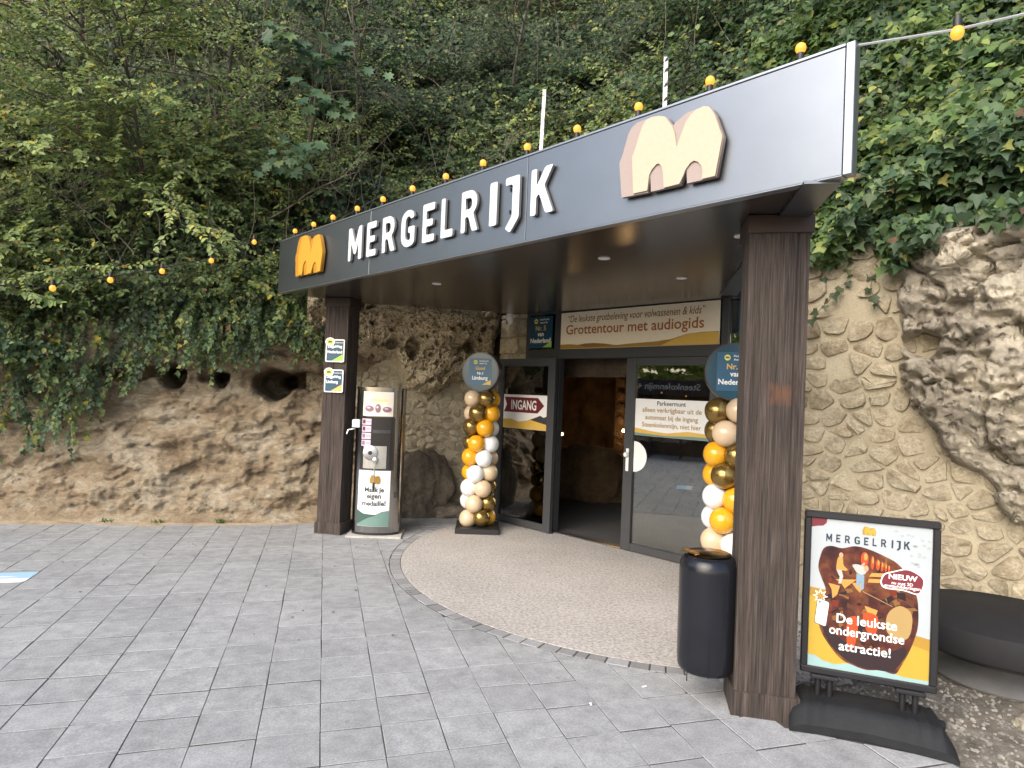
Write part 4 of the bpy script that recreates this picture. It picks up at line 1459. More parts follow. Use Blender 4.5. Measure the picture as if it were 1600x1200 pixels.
column((1.93, 7.92, .003), R(-14), 'balloon column under a round Goud Limburg disc, beside the open glass door', 3, [('Goud', P_gold, .42, .13), ('Nr.1', P_white, .26, -.06), ('Limburg', P_white, .70, -.26)], P_gold, disc_rot=R(-22))
column((3.40, 4.80, .003), R(-34), 'balloon column under a round Nr. 5 Nederland disc, half behind the thick right post', 5, L5, P_green, disc_rot=R(4), order=1, turn=-1)

# ------------------------------------------------------------------ waste bin
bp_ = Vector((2.205, 3.29, .055))
wb = thing('waste_bin', 'glossy black cylindrical waste bin hung on the right post', 'bin', bp_, PROT)
m_bin = mat('glossy_black_enamel', (.011, .012, .016), rough=.22, spec=.3, coat=.1, var=.15, vscale=4, bump=.03, bscale=5, bdist=.01)
m_bronze = mat('bronze_lid', (.34, .22, .10), rough=.22, metal=1., var=.25, vscale=10, bump=.1, bscale=14, bdist=.004)
MB().lathe([(.0, .125), (.13, .122), (.152, .130), (.160, .150), (.164, .20), (.166, .70), (.163, .735), (.150, .765), (.130, .785), (.118, .785), (.112, .77)], 40).build('drum', m_bin, wb, smooth=50)
MB().lathe([(.0, .772), (.10, .774), (.122, .790), (.126, .796), (.118, .800), (.0, .806)], 32).build('lid', m_bronze, wb, smooth=40)
MB().cbox(-.155, -.06, -.085, -.03, .795, .803, .002).build('lid_flap', m_bronze, wb, warp=lambda V: np.stack([V[:, 0], V[:, 1], V[:, 2] - .18 * (V[:, 0] + .06)], 1))
MB().cbox(.155, .195, -.04, .04, .25, .62, .004).build('bracket', m_black, wb)
MB().tube([(0, -.1655, .13), (0, -.1665, .33)], .0022, 6).build('seam', m_bin, wb)
MB().tube([(-.11, -.115, .135), (-.11, -.115, .085)], .003, 5).build('drain_nib', m_bin, wb)

# ------------------------------------------------------------------ poster stand
BROT = math.atan2(-.605, .796)
sb = thing('poster_stand', 'black framed poster stand on a rubber foot, poster reading De leukste ondergrondse attractie', 'poster stand', (2.72, 2.96, 0), BROT)
x0, x1, z0, z1 = -.103, .553, .250, 1.147
m_rub = mat('black_rubber', (.012, .013, .015), rough=.7, spec=.3, var=.3, vscale=10, bump=.5, bscale=40, bdist=.006)
m_stand = mat('stand_frame', (.014, .014, .016), rough=.35)
fw = .036
for a, b_, c_, d_ in ((x0, x1, z1 - fw, z1), (x0, x1, z0, z0 + fw)):
    MB().cbox(a, b_, -.022, .03, c_, d_, .006).build('frame_rail', m_stand, sb)
for a, b_ in ((x0, x0 + fw), (x1 - fw, x1)):
    MB().cbox(a, b_, -.022, .03, z0 + fw + .0005, z1 - fw - .0005, .006).build('frame_stile', m_stand, sb)
px0, px1, pz0, pz1 = x0 + fw, x1 - fw, z0 + fw, z1 - fw
pw, ph = px1 - px0, pz1 - pz0
uv = lambda u, v: (px0 + u * pw, pz1 - v * ph)
U = lambda L: [uv(*p) for p in L]
po = MB().box(px0, px1, -.006, .02, pz0, pz1).build('poster', paint('poster_white', (.37, .405, .43), .3), sb)
def layer(name, L, k, m):
    P = U(L)
    A = sum(P[i][0] * P[(i + 1) % len(P)][1] - P[(i + 1) % len(P)][0] * P[i][1] for i in range(len(P)))
    if A < 0:
        P = P[::-1]
    return MB().flat(P, -.0065 - k * .0006).build(name, m, po)
for k in range(26):
    u, v = g.uniform(.62, .98), g.uniform(.04, .26)
    if u < .80 and v > .08: continue
    layer('pale_fleck', [(u + .016 * math.cos(t), v + .008 * math.sin(t)) for t in np.linspace(0, 6.28, 9)[:-1]], .3, paint('poster_fleck', (.32, .35, .365), .3))
layer('mustard_band', [(.001, .47), (.3, .49), (.6, .66), (.999, .71), (.999, .999), (.001, .999)], .4, P_mus)
layer('yellow_band', [(.001, .53), (.3, .55), (.6, .72), (.999, .785), (.999, .9985), (.001, .9985)], .8, P_yel)
layer('sea_band', [(.001, .925), (.06, .925), (.14, .955), (.24, .965), (.35, .945), (.45, .96), (.55, .965), (.66, .95), (.8, .975), (.999, .975), (.999, .998), (.001, .998)], 1.2, P_seag)
layer('maroon_corner', [(.001, .001), (.135, .001), (.13, .03), (.10, .05), (.05, .055), (.001, .065)], .5, P_maroon)
m_pic = mat('cave_picture', (.12, .03, .02), rough=.3, cols=[(.012, .005, .006), (.035, .009, .009), (.08, .02, .012), (.15, .05, .018), (.27, .12, .035)], cscale=7, cdetail=6)
BLOB = smooth_poly([(.09, .24), (.12, .195), (.18, .18), (.27, .188), (.38, .165), (.50, .178), (.62, .21), (.72, .245), (.79, .30), (.82, .37), (.885, .44), (.905, .55), (.90, .66), (.85, .79), (.78, .91), (.73, .965), (.62, .955), (.50, .968), (.38, .95), (.28, .92), (.17, .83), (.10, .74), (.085, .64), (.11, .55), (.14, .48), (.10, .40), (.07, .33)], 4)
layer('cave_picture', BLOB, 1.6, m_pic)
gq = np.random.default_rng(44)
P_pic = [paint('picture_umber', (.09, .033, .016), .3), paint('picture_ochre', (.19, .09, .028), .3), paint('picture_black', (.018, .009, .010), .3), paint('picture_rust', (.14, .02, .01), .3), paint('picture_tan', (.24, .15, .06), .3)]
for q in range(110):
    u, v = gq.uniform(.14, .86), gq.uniform(.22, .86)
    if (u - .5) ** 2 / .36 ** 2 + (v - .55) ** 2 / .34 ** 2 > 1:
        continue
    a_, w_, h_ = gq.uniform(-.5, .5), gq.uniform(.012, .05), gq.uniform(.006, .03)
    if v < .38: w_, h_ = h_ * .7, w_ * .9
    P = [(u + x_ * math.cos(a_) - y_ * math.sin(a_), v + x_ * math.sin(a_) + y_ * math.cos(a_)) for x_, y_ in ((-w_, -h_ * gq.uniform(.3, 1)), (w_ * gq.uniform(.3, 1), -h_), (w_, h_ * gq.uniform(.3, 1)), (-w_ * gq.uniform(.4, 1), h_))]
    layer('picture_rock', P, 1.75 + .0012 * q, P_pic[int(gq.choice(5, p=[.3, .2, .25, .15, .1]))])
P_red = paint('print_red', (.42, .06, .015), .3)
P_och = paint('print_ochre', (.45, .24, .06), .3)
P_tan = paint('print_tan', (.34, .23, .09), .3)
P_drk = paint('print_dark', (.025, .014, .016), .3)
ell = lambda u, v, a, b_, n=14: [(u + a * math.cos(t), v + b_ * math.sin(t)) for t in np.linspace(0, 2 * math.pi, n + 1)[:-1]]
layer('dark_foot', smooth_poly([(.12, .70), (.3, .80), (.5, .84), (.7, .82), (.80, .78), (.82, .83), (.74, .93), (.70, .955), (.5, .955), (.36, .935), (.25, .88), (.16, .80)], 3), 1.9, P_drk)
for u, v, a, b_ in ((.46, .245, .032, .048), (.525, .262, .014, .045), (.57, .272, .017, .036), (.605, .28, .011, .032), (.635, .285, .010, .028), (.66, .29, .009, .025)):
    layer('lit_column', ell(u, v, a, b_), 2.1, P_red)
    layer('column_glow', ell(u + a * .25, v - b_ * .35, a * .5, b_ * .5), 2.5, P_och)
for P in ([(.22, .40), (.40, .385), (.36, .41), (.30, .455), (.27, .42)], [(.36, .41), (.46, .40), (.43, .47), (.39, .44)], [(.16, .43), (.26, .44), (.24, .50), (.20, .53), (.19, .47)], [(.52, .33), (.66, .32), (.66, .345), (.50, .355)], [(.50, .37), (.64, .36), (.63, .385), (.49, .395)], [(.47, .55), (.58, .57), (.56, .62), (.50, .60)]):
    layer('rock_ledge', P, 2.0, P_och)
layer('pale_rock', smooth_poly([(.68, .56), (.76, .52), (.84, .55), (.86, .62), (.83, .72), (.74, .74), (.66, .70), (.65, .62)], 3), 2.0, P_tan)
layer('painted_figure', smooth_poly([(.46, .60), (.58, .61), (.57, .72), (.50, .72)], 3), 2.1, P_red)
layer('painted_figure', smooth_poly([(.33, .66), (.42, .64), (.40, .82), (.34, .84)], 3), 2.0, P_red)
P_skin = paint('print_skin', (.50, .27, .17), .3)
P_jean = paint('print_denim', (.18, .27, .35), .3)
P_grey = paint('print_grey', (.38, .38, .36), .3)
layer('walker_top', smooth_poly([(.235, .255), (.275, .25), (.285, .30), (.32, .325), (.305, .335), (.26, .335), (.225, .335)], 3), 2.4, P_och)
layer('walker_head', ell(.262, .235, .018, .018), 2.8, P_skin)
layer('walker_legs', [(.225, .335), (.27, .335), (.285, .375), (.27, .425), (.245, .425), (.255, .38)], 2.6, P_grey)
layer('leaning_shirt', smooth_poly([(.36, .29), (.42, .285), (.48, .31), (.46, .345), (.41, .345), (.38, .32)], 3), 2.4, P_grey)
layer('leaning_arm', [(.43, .285), (.455, .265), (.465, .27), (.455, .30)], 2.2, P_skin)
layer('leaning_head', ell(.475, .305, .020, .020), 2.8, P_skin)
layer('leaning_legs', [(.395, .345), (.46, .35), (.46, .44), (.435, .455), (.43, .39), (.415, .43), (.395, .43)], 2.6, P_jean)
layer('rope', [(.45, .455), (.70, .53), (.70, .534), (.45, .46)], 2.6, P_tan)
layer('badge_border', smooth_poly([(.595, .375), (.62, .325), (.70, .30), (.80, .275), (.88, .29), (.94, .325), (.945, .37), (.92, .425), (.88, .435), (.78, .42), (.66, .42), (.61, .41)], 4), 2.7, P_white)
layer('badge', smooth_poly([(.605, .375), (.63, .33), (.70, .307), (.80, .283), (.875, .298), (.93, .33), (.935, .37), (.91, .417), (.875, .427), (.78, .412), (.66, .412), (.62, .402)], 4), 3.1, P_maroon)
yy = lambda k: -.0065 - k * .0006
def ptext(s, u, v, w, m, h=None, bold=.012, k=3.8, name='lettering', sp=1.0):
    c_ = uv(u, v)
    text(name, s, m, po, c_[0], c_[1], w * pw, yy(k), h and h * ph, bold=bold, spacing=sp)
ptext('NIEUW', .775, .335, .23, P_white, .035, .03)
ptext('nu met 3D', .77, .375, .17, P_white, None, .012)
ptext('grotschilderingen', .77, .40, .29, P_white, None, .012)
for ch, u0_, w_ in (('M', .13, .05), ('E', .215, .036), ('R', .29, .044), ('G', .37, .046), ('E', .45, .036), ('L', .52, .034), ('R', .59, .044), ('I', .675, .014), ('J', .715, .034), ('K', .775, .05)):
    out, holes = LET[ch]
    wid = max(p[0] for p in out)
    L = [[(px0 + pw * (u0_ + p[0] / wid * w_), pz1 - ph * (.152 - p[1] * .052)) for p in q] for q in [out] + holes]
    link('lettering', poly_mesh('lettering', L, yy(2.2), yy(1.6), P_navy), po)
ptext('De leukste', .49, .655, .50, P_white, .062, .014)
ptext('ondergrondse', .49, .745, .62, P_white, .080, .014)
ptext('attractie!', .48, .835, .43, P_white, .062, .014)
layer('emblem', [(.43 + p[0] * .17, .085 - p[1] * .125) for p in LOGO_O if True], 1.2, P_mus)
layer('emblem_front', [(.43 + p[0] * .17, .0845 - p[1] * .123) for p in LOGO_F], 1.7, P_yel)
star = []
for k in range(16):
    r = 1 if k % 2 == 0 else .5
    star.append((.095 + .068 * r * math.cos(k * math.pi / 8), .525 + .05 * r * math.sin(k * math.pi / 8)))
layer('star_burst', star, 2.2, P_white)
layer('star_fill', [(.095 + (u - .095) * .72, .525 + (v - .525) * .72) for u, v in star], 2.5, P_mus)
ph_ = [(.075, .555), (.085, .545), (.165, .560), (.172, .570), (.150, .715), (.140, .722), (.062, .705), (.055, .697)]
layer('phone_edge', [(.115 + (u - .115) * 1.10, .635 + (v - .635) * 1.05) for u, v in ph_], 2.8, P_char)
layer('phone', ph_, 3.2, P_white)
layer('phone_camera', ell(.092, .565, .010, .007), 3.6, P_char)
# glossy cover sheet edge clips and feet
for xx in (.02, .43):
    MB().cbox(xx - .07, xx + .07, -.05, .055, .232, .252, .004).build('foot_plate', m_stand, sb)
    for dx in (-.03, .03):
        MB().lathe([(.016, .10), (.016, .235)], 14, (xx + dx, .0, 0)).build('spring_leg', m_stand, sb, smooth=40)
# rubber foot: waisted slab with raised, sloping ends
nu, nv = 41, 15
Uu, Vv = np.meshgrid(np.linspace(-1, 1, nu), np.linspace(-1, 1, nv), indexing='ij')
Uu, Vv = Uu.ravel(), Vv.ravel()
half = .175 + .045 * np.abs(Uu) ** 1.5
hgt = .135 - .012 * np.abs(Uu) ** 2
sl_ = np.clip((1 - np.abs(Vv)) / .42, 0, 1)
endk = np.clip((1 - np.abs(Uu)) / .16, 0, 1)
Zt = hgt * (.36 + .64 * np.minimum(sl_, 1) ** .8) * (.35 + .65 * endk ** .6) + .006 * np.sin(Uu * 38) * (np.abs(Uu) > .45) * (sl_ > .3)
Xt = .225 + .385 * Uu
Yt = -.01 + Vv * half
top = np.stack([Xt, Yt, Zt], 1)
bot = np.stack([Xt, Yt, np.full_like(Zt, .004)], 1)
b = MB().grid(top, nu, nv)
b.grid(bot, nu, nv)
n0 = nu * nv
rim = [i * nv for i in range(nu)] + [(nu - 1) * nv + j for j in range(1, nv)] + [i * nv + nv - 1 for i in range(nu - 2, -1, -1)] + [j for j in range(nv - 2, 0, -1)]
for i in range(len(rim)):
    a, c_ = rim[i], rim[(i + 1) % len(rim)]
    b.f.append((a, c_, c_ + n0, a + n0))
b.build('rubber_foot', m_rub, sb, smooth=45)
MB().lathe([(.022, -.03), (.026, -.022), (.026, .022), (.022, .03)], 14).build('wheel', m_rub, sb, smooth=40, warp=lambda V: np.stack([V[:, 2] + .60, V[:, 1] + .14, V[:, 0] + .03], 1))

# ------------------------------------------------------------------ round seat
m_seat = mat('charcoal_seat', (.020, .020, .022), rough=.8, spec=.2, var=.2, vscale=4, bump=.15, bscale=60, bdist=.004)
m_foot = mat('grey_cast_foot', (.12, .12, .12), rough=.6, var=.25, vscale=6)
rs = thing('round_seat', 'large round charcoal seat on a flared grey foot by the rubble wall', 'seat', (4.30, 3.12, .03), 0)
MB().lathe([(.0, .215), (.54, .215), (.57, .222), (.58, .235), (.585, .37), (.575, .392), (.555, .40), (.0, .402)], 64).build('seat_top', m_seat, rs, smooth=40)
MB().lathe([(.40, .16), (.44, .17), (.44, .216)], 40).build('drum', m_black, rs, smooth=40)
MB().lathe([(.0, .0), (.395, .0), (.40, .012), (.37, .035), (.29, .075), (.22, .12), (.19, .165)], 48).build('foot', m_foot, rs, smooth=40)

# ------------------------------------------------------------------ medal machine
mm = thing('medal_machine', 'tall stainless medal press with a curved front and a Maak je eigen medaille sticker', 'vending machine', (.374, 7.80, 0), math.atan2(-.22, .975))
m_steel = mat('stainless_steel', (.37, .365, .355), rough=.18, metal=1., var=.12, vscale=3, stretch=(6, 6, .4), bump=.04, bscale=60, bdist=.002)
W_ = .555
front = lambda x: -.16 * np.sqrt(np.clip(1 - ((np.asarray(x) - W_ / 2) / (W_ / 2 + .008)) ** 2, 0, 1)) + .075
xs = W_ / 2 - W_ / 2 * np.cos(np.linspace(0, math.pi, 33))
outl = [(float(x), float(front(x))) for x in xs] + [(W_, .30), (0, .30)]
MB().prism(outl, .05, 1.725, 'xy').build('body', m_steel, mm, smooth=35)
MB().prism([(x * 1.0 - .006 + .012 * x / W_, y - .008) for x, y in outl[:-2]] + [(W_ + .006, .305), (-.006, .305)], 1.726, 1.752, 'xy').build('cap', m_steel, mm, smooth=35)
MB().prism([(x, y - .004) for x, y in outl[:-2]] + [(W_, .295), (0, .295)], .02, .049, 'xy').build('kick_plate', m_black, mm)
MB().cbox(-.04, .60, -.14, .32, -.02, .022, .004).build('slab', mat('pale_concrete', (.42, .40, .37), rough=.9, var=.2, vscale=20, bump=.3, bscale=60, bdist=.005), mm)
def curved(name, xa, xb, za, zb, off, m, parent, th=None):
    X = np.linspace(xa, xb, 25)
    Z = np.array([za, zb])
    P = np.array([(x, front(x) - off, z) for x in X for z in Z])
    return MB().grid(P, 25, 2).build(name, m, parent)
def cpoly(name, P, off, m, parent):
    P = [(x, z) for x, z in P]
    return MB().flat(P, 0).build(name, m, parent, warp=lambda V: np.stack([V[:, 0], front(V[:, 0]) - off, V[:, 2]], 1))
wf = lambda off: (lambda V: np.stack([V[:, 0], front(V[:, 0]) - off, V[:, 2]], 1))
disp = curved('display_panel', .088, .44, 1.415, 1.70, .003, mat('display_print', (.62, .58, .50), rough=.35, cols=[(.50, .46, .36), (.66, .60, .52), (.72, .68, .64)], cscale=4), mm)
P_pur = paint('print_purple', (.22, .12, .16))
P_lil = paint('print_lilac', (.52, .45, .55))
for x, z, a, b_ in ((.165, 1.50, .052, .037), (.265, 1.505, .032, .052), (.372, 1.495, .052, .032), (.155, 1.60, .035, .03)):
    m = P_lil if z > 1.55 else P_pur
    cpoly('medal_picture', [(x + a * math.cos(t), z + b_ * math.sin(t)) for t in np.linspace(0, 2 * math.pi, 15)[:-1]], .0075, m, disp)
    cpoly('medal_glint', [(x - a * .2 + a * .45 * math.cos(t), z + b_ * .3 + b_ * .3 * math.sin(t)) for t in np.linspace(0, 2 * math.pi, 11)[:-1]], .009, P_lil, disp)
text('lettering', 'Mergelrijk', P_lemon, disp, .29, 1.60, .17, 0, bold=.02, warp=wf(.005))
win = curved('window', .078, .47, .785, 1.405, .003, mat('dark_window', (.03, .028, .026), rough=.08, spec=.6), mm)
for k in range(4):
    z = 1.345 - k * .083
    s_ = curved('price_sticker', .085, .195, z - .036, z + .036, .005, P_lil, win)
    curved('sticker_picture', .092, .125, z - .022, z + .024, .0062, P_maroon if k < 2 else P_pur, win)
    curved('sticker_line', .135, .188, z - .004, z + .004, .0062, P_pur, win)
curved('shelf_edge', .215, .42, 1.215, 1.255, .0045, P_char, win)
cpoly('shelf_label', [(.30, 1.222), (.36, 1.218), (.36, 1.238), (.30, 1.242)], .0055, P_char, win)
mech = curved('press_plate', .115, .385, .80, 1.065, .005, mat('press_metal', (.42, .41, .38), rough=.35, metal=.6, var=.15, vscale=20), win)
yf = float(front(.25))
MB().lathe([(.0, .0), (.082, .0), (.085, .012), (.07, .018), (.03, .016), (.0, .022)], 28).build('flywheel', m_alu, mm, smooth=30, warp=lambda V: np.stack([V[:, 0] + .20, yf - .006 - V[:, 2], V[:, 1] + .985], 1))
MB().lathe([(.0, .0), (.024, .0), (.024, .026), (.0, .026)], 14).build('wheel_hub', m_black, mm, smooth=30, warp=lambda V: np.stack([V[:, 0] + .20, yf - .006 - V[:, 2], V[:, 1] + .985], 1))
st = curved('sticker', .070, .442, .125, .776, .003, paint('machine_sticker', (.76, .78, .78), .35), mm)
def chill(name, xs_, zt, zb, off, m):
    X = np.linspace(xs_[0], xs_[-1], 25)
    T, B_ = np.interp(X, xs_, zt), np.interp(X, xs_, zb)
    P = np.stack([np.repeat(X, 2), np.repeat(front(X) - off, 2), np.stack([B_, T], 1).ravel()], 1)
    MB().grid(P, 25, 2).build(name, m, st)
chill('pale_hill', [.0705, .16, .27, .36, .4415], [.18, .235, .255, .30, .31], [.127] * 5, .0045, P_mgreen)
chill('dark_hill', [.0705, .14, .20, .30], [.315, .275, .268, .262], [.145, .19, .225, .258], .0058, P_dgreen)
LG = [(.20 + (p[0]) * .19, .625 + p[1] * .22) for p in LOGO_O]
cpoly('emblem', LG, .009, P_mus, st)
cpoly('emblem_ground', [(.17, .622), (.36, .622), (.36, .628), (.17, .628)], .0045, P_gold, st)
for k, (s_, w) in enumerate((('Maak je', .225), ('eigen', .165), ('medaille!', .275))):
    text('lettering', s_, P_char, st, .262, .545 - .075 * k, w, 0, bold=.03, warp=wf(.0045))
MB().cbox(.485, .515, float(front(.5)) - .012, float(front(.5)) + .01, .46, .53, .003).build('coin_slot', m_black, mm)
pts = [(.262, yf - .02, .90), (.265, yf - .055, .89), (.262, yf - .06, .80), (.26, yf - .06, .62)]
MB().tube(pts, .008, 8).build('crank', m_alu, mm, smooth=40)
MB().lathe([(.0, -.05), (.013, -.045), (.016, 0), (.013, .045), (.0, .05)], 12).build('crank_grip', m_black, mm, smooth=40, warp=lambda V: np.stack([V[:, 0] + .26, V[:, 1] + yf - .06, V[:, 2] + .60], 1))
MB().lathe([(.0, 0), (.032, 0), (.034, .02), (.02, .03), (.0, .03)], 16).build('crank_boss', m_alu, mm, smooth=40, warp=lambda V: np.stack([V[:, 0] + .262, yf - .004 - V[:, 2], V[:, 1] + .90], 1))
MB().cbox(-.035, .055, -.04, .03, 1.27, 1.365, .006).build('coin_box', m_white, mm)
MB().tube([(-.005, -.03, 1.255), (-.075, -.05, 1.24), (-.09, -.05, 1.19)], .008, 6).build('side_lever', m_alu, mm, smooth=40)

# ------------------------------------------------------------------ string lights
m_sock = mat('black_socket', (.015, .015, .015), rough=.5)
m_glow = mat('amber_bulb', (.55, .20, .02), rough=.25, emit=(1.0, .38, .05), estr=.6)
socket_me = MB().lathe([(.0, -.05), (.014, -.05), (.017, -.035), (.017, .0), (.0, .0)], 12).mesh('socket', m_sock, 40)
bulb_me = MB().lathe([(.012, -.004), (.019, .005), (.025, .019), (.025, .030), (.021, .042), (.011, .050), (.0, .053)], 14).mesh('globe', m_glow, True)
def bulb(p, label, group, up=True):
    t = thing('light_bulb', label, 'light bulb', p, 0, group)
    if not up:
        t.rotation_euler = (math.pi, 0, 0)
    link('socket', socket_me, t)
    link('globe', bulb_me, t)
FL = [(.322, 'between the fascia end and the yellow emblem'), (.782, 'directly above the yellow emblem'), (1.214, 'between the yellow emblem and the letter M'),
      (1.709, 'directly above the letter M'), (2.174, 'above the first letter E'), (2.651, 'above the letter G'), (3.126, 'above the second letter E'),
      (3.590, 'above the second letter R'), (4.069, 'above the letter J'), (4.534, 'just right of the letter K'), (5.018, 'above the left hump of the cream emblem'),
      (5.488, 'above the right hump of the cream emblem'), (5.976, 'near the right end of the fascia')]
def fp(s, n, z):
    q = FA + UF * s + NF * n
    return np.array([q[0], q[1], z])
for s, w in FL:
    bulb(fp(s, .03, 3.455), 'lit bulb on the fascia top, ' + w, 'amber bulbs along the fascia')
SG = [((-.815, 7.6, 3.28), 'nearest the left end of the fascia'), ((-1.19, 7.3, 2.98), 'second out from the fascia end'), ((-1.578, 7.0, 2.781), 'third out from the fascia end'), ((-1.933, 6.7, 2.614), 'fourth out from the fascia end'), ((-2.279, 6.4, 2.464), 'farthest out to the left edge')]
for p, w in SG:
    bulb((p[0], p[1], p[2] + .045), 'lit bulb on the hanging string, ' + w, 'amber bulbs on the hanging string', up=False)
bulb((2.478, 2.05, 3.345), 'lit amber bulb on the wire leading off to the right of the fascia', 'amber bulbs on the hanging string', up=False)
pts = [fp(0, .02, 3.41)] + [np.array(p) + (0, 0, .05) for p, _ in SG] + [np.array((-2.75, 5.98, 2.40)), np.array((-3.6, 5.2, 2.36)), np.array((-5.2, 4.0, 2.7))]
b = MB().tube(pts, .005, 5)
tag(b.build('light_string', m_black, smooth=40), 'thin black cable carrying bulbs from the left end of the fascia', 'cable')
pts = [fp(s, .03, 3.409) for s in np.linspace(0, 6.2, 30)]
tag(MB().tube(pts, .005, 5).build('light_string', m_black, smooth=40), 'thin black cable lying along the top of the fascia', 'cable')
m_wire = mat('grey_strap', (.30, .32, .33), rough=.5)
pts = [fp(6.22, .03, 3.40), np.array((2.478, 2.05, 3.335)), np.array((2.70, 1.62, 3.28)), np.array((3.0, 1.0, 3.24))]
tag(MB().tube(pts, .006, 5).build('light_string', m_wire, smooth=40), 'grey strap wire running right from the fascia corner past one bulb', 'cable')

# ------------------------------------------------------------------ small things
cc = thing('security_camera', 'small white dome camera under the canopy above the stone pillar', 'camera', tuple(wp(-.69, -.30, 0)), WROT)
MB().lathe([(.0, 2.798), (.048, 2.798), (.048, 2.775), (.0, 2.775)], 20).build('mount', m_white, cc, smooth=40)
MB().lathe([(.0, 2.66), (.022, 2.664), (.042, 2.69), (.046, 2.72), (.046, 2.774), (.0, 2.774)], 20).build('body', m_white, cc, smooth=40)
for z in (2.70, 2.685 - .012):
    MB().lathe([(.0, 0), (.014, 0), (.012, .008), (.0, .01)], 12).build('lens', m_black, cc, smooth=40, warp=lambda V, z=z: np.stack([V[:, 0] - .012, -.038 - V[:, 2], V[:, 1] + z], 1))
m_stake = mat('white_stake', (.70, .70, .68), rough=.7, cols=[(.10, .10, .10), (.66, .66, .64), (.74, .74, .72), (.74, .74, .72)], cscale=26, cdetail=2)
for (x, y, z0, z1, lean), lb in (((1.775, 5.51, 3.15, 4.505, .02), 'thin white marker lath standing behind the fascia above the letter K'), ((2.38, 4.32, 3.15, 4.325, -.01), 'shorter white marked lath standing behind the fascia above the cream emblem')):
    t = MB().cbox(-.016, .016, -.006, .006, 0, z1 - z0, .002).build('marker_lath', m_stake)
    t.location = (x, y, z0)
    t.rotation_euler = (.01, lean, -.3)
    tag(t, lb, 'marker')
    if lb.startswith('shorter'):
        for q, zz in enumerate((.30, .62, .72, .83, .94, 1.05, 1.13)):
            MB().prism([(-.014, zz), (.014, zz + .018), (.014, zz + .045), (-.004, zz + .03)], -.0075, -.0062).build('black_mark', P_black, t)
fs = thing('floor_sticker', 'light blue and white sticker stuck on the paving at the left edge', 'sticker', (-2.62, 6.44, 0), R(0))
P_sky = paint('print_skyblue', (.36, .58, .76), .4)
MB().prism(rrect(-.29, .285, -.14, .155, .03), .0, .0042, 'xy').build('sheet', P_white, fs)
b = MB()
b.add([(-.288, -.03, .0052), (.283, -.03, .0052), (.283, .153, .0052), (-.288, .153, .0052)], [(0, 1, 2, 3)])
b.build('blue_field', P_sky, fs)
b = MB()
b.add([(-.12, .0, .006), (.0, .01, .006), (.2, .0, .006), (.12, .03, .006), (.05, .045, .006), (-.04, .03, .006)], [(0, 1, 2, 3, 4, 5)])
b.build('white_wave', P_white, fs)
# litter specks on the paving
for (x, y), w in (((1.52, 3.36), 'left of two white paper scraps on the paving'), ((1.93, 3.50), 'right of two white paper scraps on the paving')):
    t = MB().cbox(-.016, .016, -.007, .007, 0, .003, .001).build('paper_scrap', P_white)
    t.location = (x, y, .003)
    t.rotation_euler = (0, 0, g.uniform(0, 3))
    tag(t, w, 'litter')

# cave lamps
m_cl = mat('cave_lamp_glow', (.9, .7, .4), emit=(1, .62, .25), estr=9)
m_sp = mat('cave_lamp_glow_dim', (.9, .7, .4), emit=(1, .55, .2), estr=3)
def cave_lamp(s, n, z, e, label):
    p = wp(s, n, z)
    t = thing('cave_lamp', label, 'lamp', tuple(p), WROT)
    MB().lathe([(.0, -.03), (.02, -.026), (.03, 0), (.02, .026), (.0, .03)], 12).build('bulb', m_cl, t, smooth=True)
    MB().cbox(-.03, .03, .03, .06, -.04, .04, .004).build('bracket', m_black, t)
    l = bpy.data.lights.new('cave_light', 'POINT')
    l.energy = e
    l.color = (1, .58, .24)
    l.shadow_soft_size = .05
    o = bpy.data.objects.new('cave_light', l)
    COL.objects.link(o)
    o.parent = t
    o.location = (0, -.12, .05)
cave_lamp(-1.50, 3.40, 1.16, 3.2, 'small warm lamp glowing inside the cave beyond the doorway')
cave_lamp(-2.9, 3.3, 1.0, 2.6, 'second warm lamp deeper in the cave, beside the rubble mound')

# ------------------------------------------------------------------ building across the square (seen in the door glass)
ob = thing('cafe_building', 'low dark building across the square with a Steenkolenmijn + Park sign', 'building', (-11.0, 6.6, 0), R(90))
m_bwall = mat('dark_cladding', (.05, .047, .045), rough=.7, var=.2, vscale=5, bump=.2, bscale=20, bdist=.01)
MB().cbox(-5, 5, 0, 4, 0, 1.9, .02).build('wall', m_bwall, ob)
fas = MB().cbox(-5.2, 5.2, -.6, 4.2, 1.9, 2.42, .02).build('fascia', P_char, ob)
text('lettering', 'Steenkolenmijn + Park', P_white, fas, 1.25, 2.17, 2.6, -.606, bold=.015)
for k in range(4):
    MB().cbox(-4.4 + 2.3 * k, -2.6 + 2.3 * k, -.03, .02, .35, 1.72, .01).build('window', m_glass, ob)
for k in range(3):
    t = thing('terrace_table', ['grey terrace table in front of the dark cafe, south end', 'grey terrace table in front of the dark cafe, middle one', 'grey terrace table in front of the dark cafe, north end'][k], 'table', (-9.2, 4.6 + 1.9 * k, 0), 0, 'terrace tables by the cafe')
    MB().cbox(-.35, .35, -.6, .6, .72, .76, .005).build('table_top', P_grey, t)
    for dx in (-.28, .28):
        for dy in (-.5, .5):
            MB().box(dx - .02, dx + .02, dy - .02, dy + .02, 0, .72).build('leg', m_black, t)
for k in range(9):
    y = 3.2 + .75 * k
    bulb((-9.9, y, 2.35 - .45 * (1 - ((k - 4) / 4.) ** 2)), 'amber bulb on the sagging garland before the dark cafe, %s from its south end' % ('first second third fourth fifth sixth seventh eighth ninth'.split()[k]), 'amber bulbs on the cafe garland', up=False)

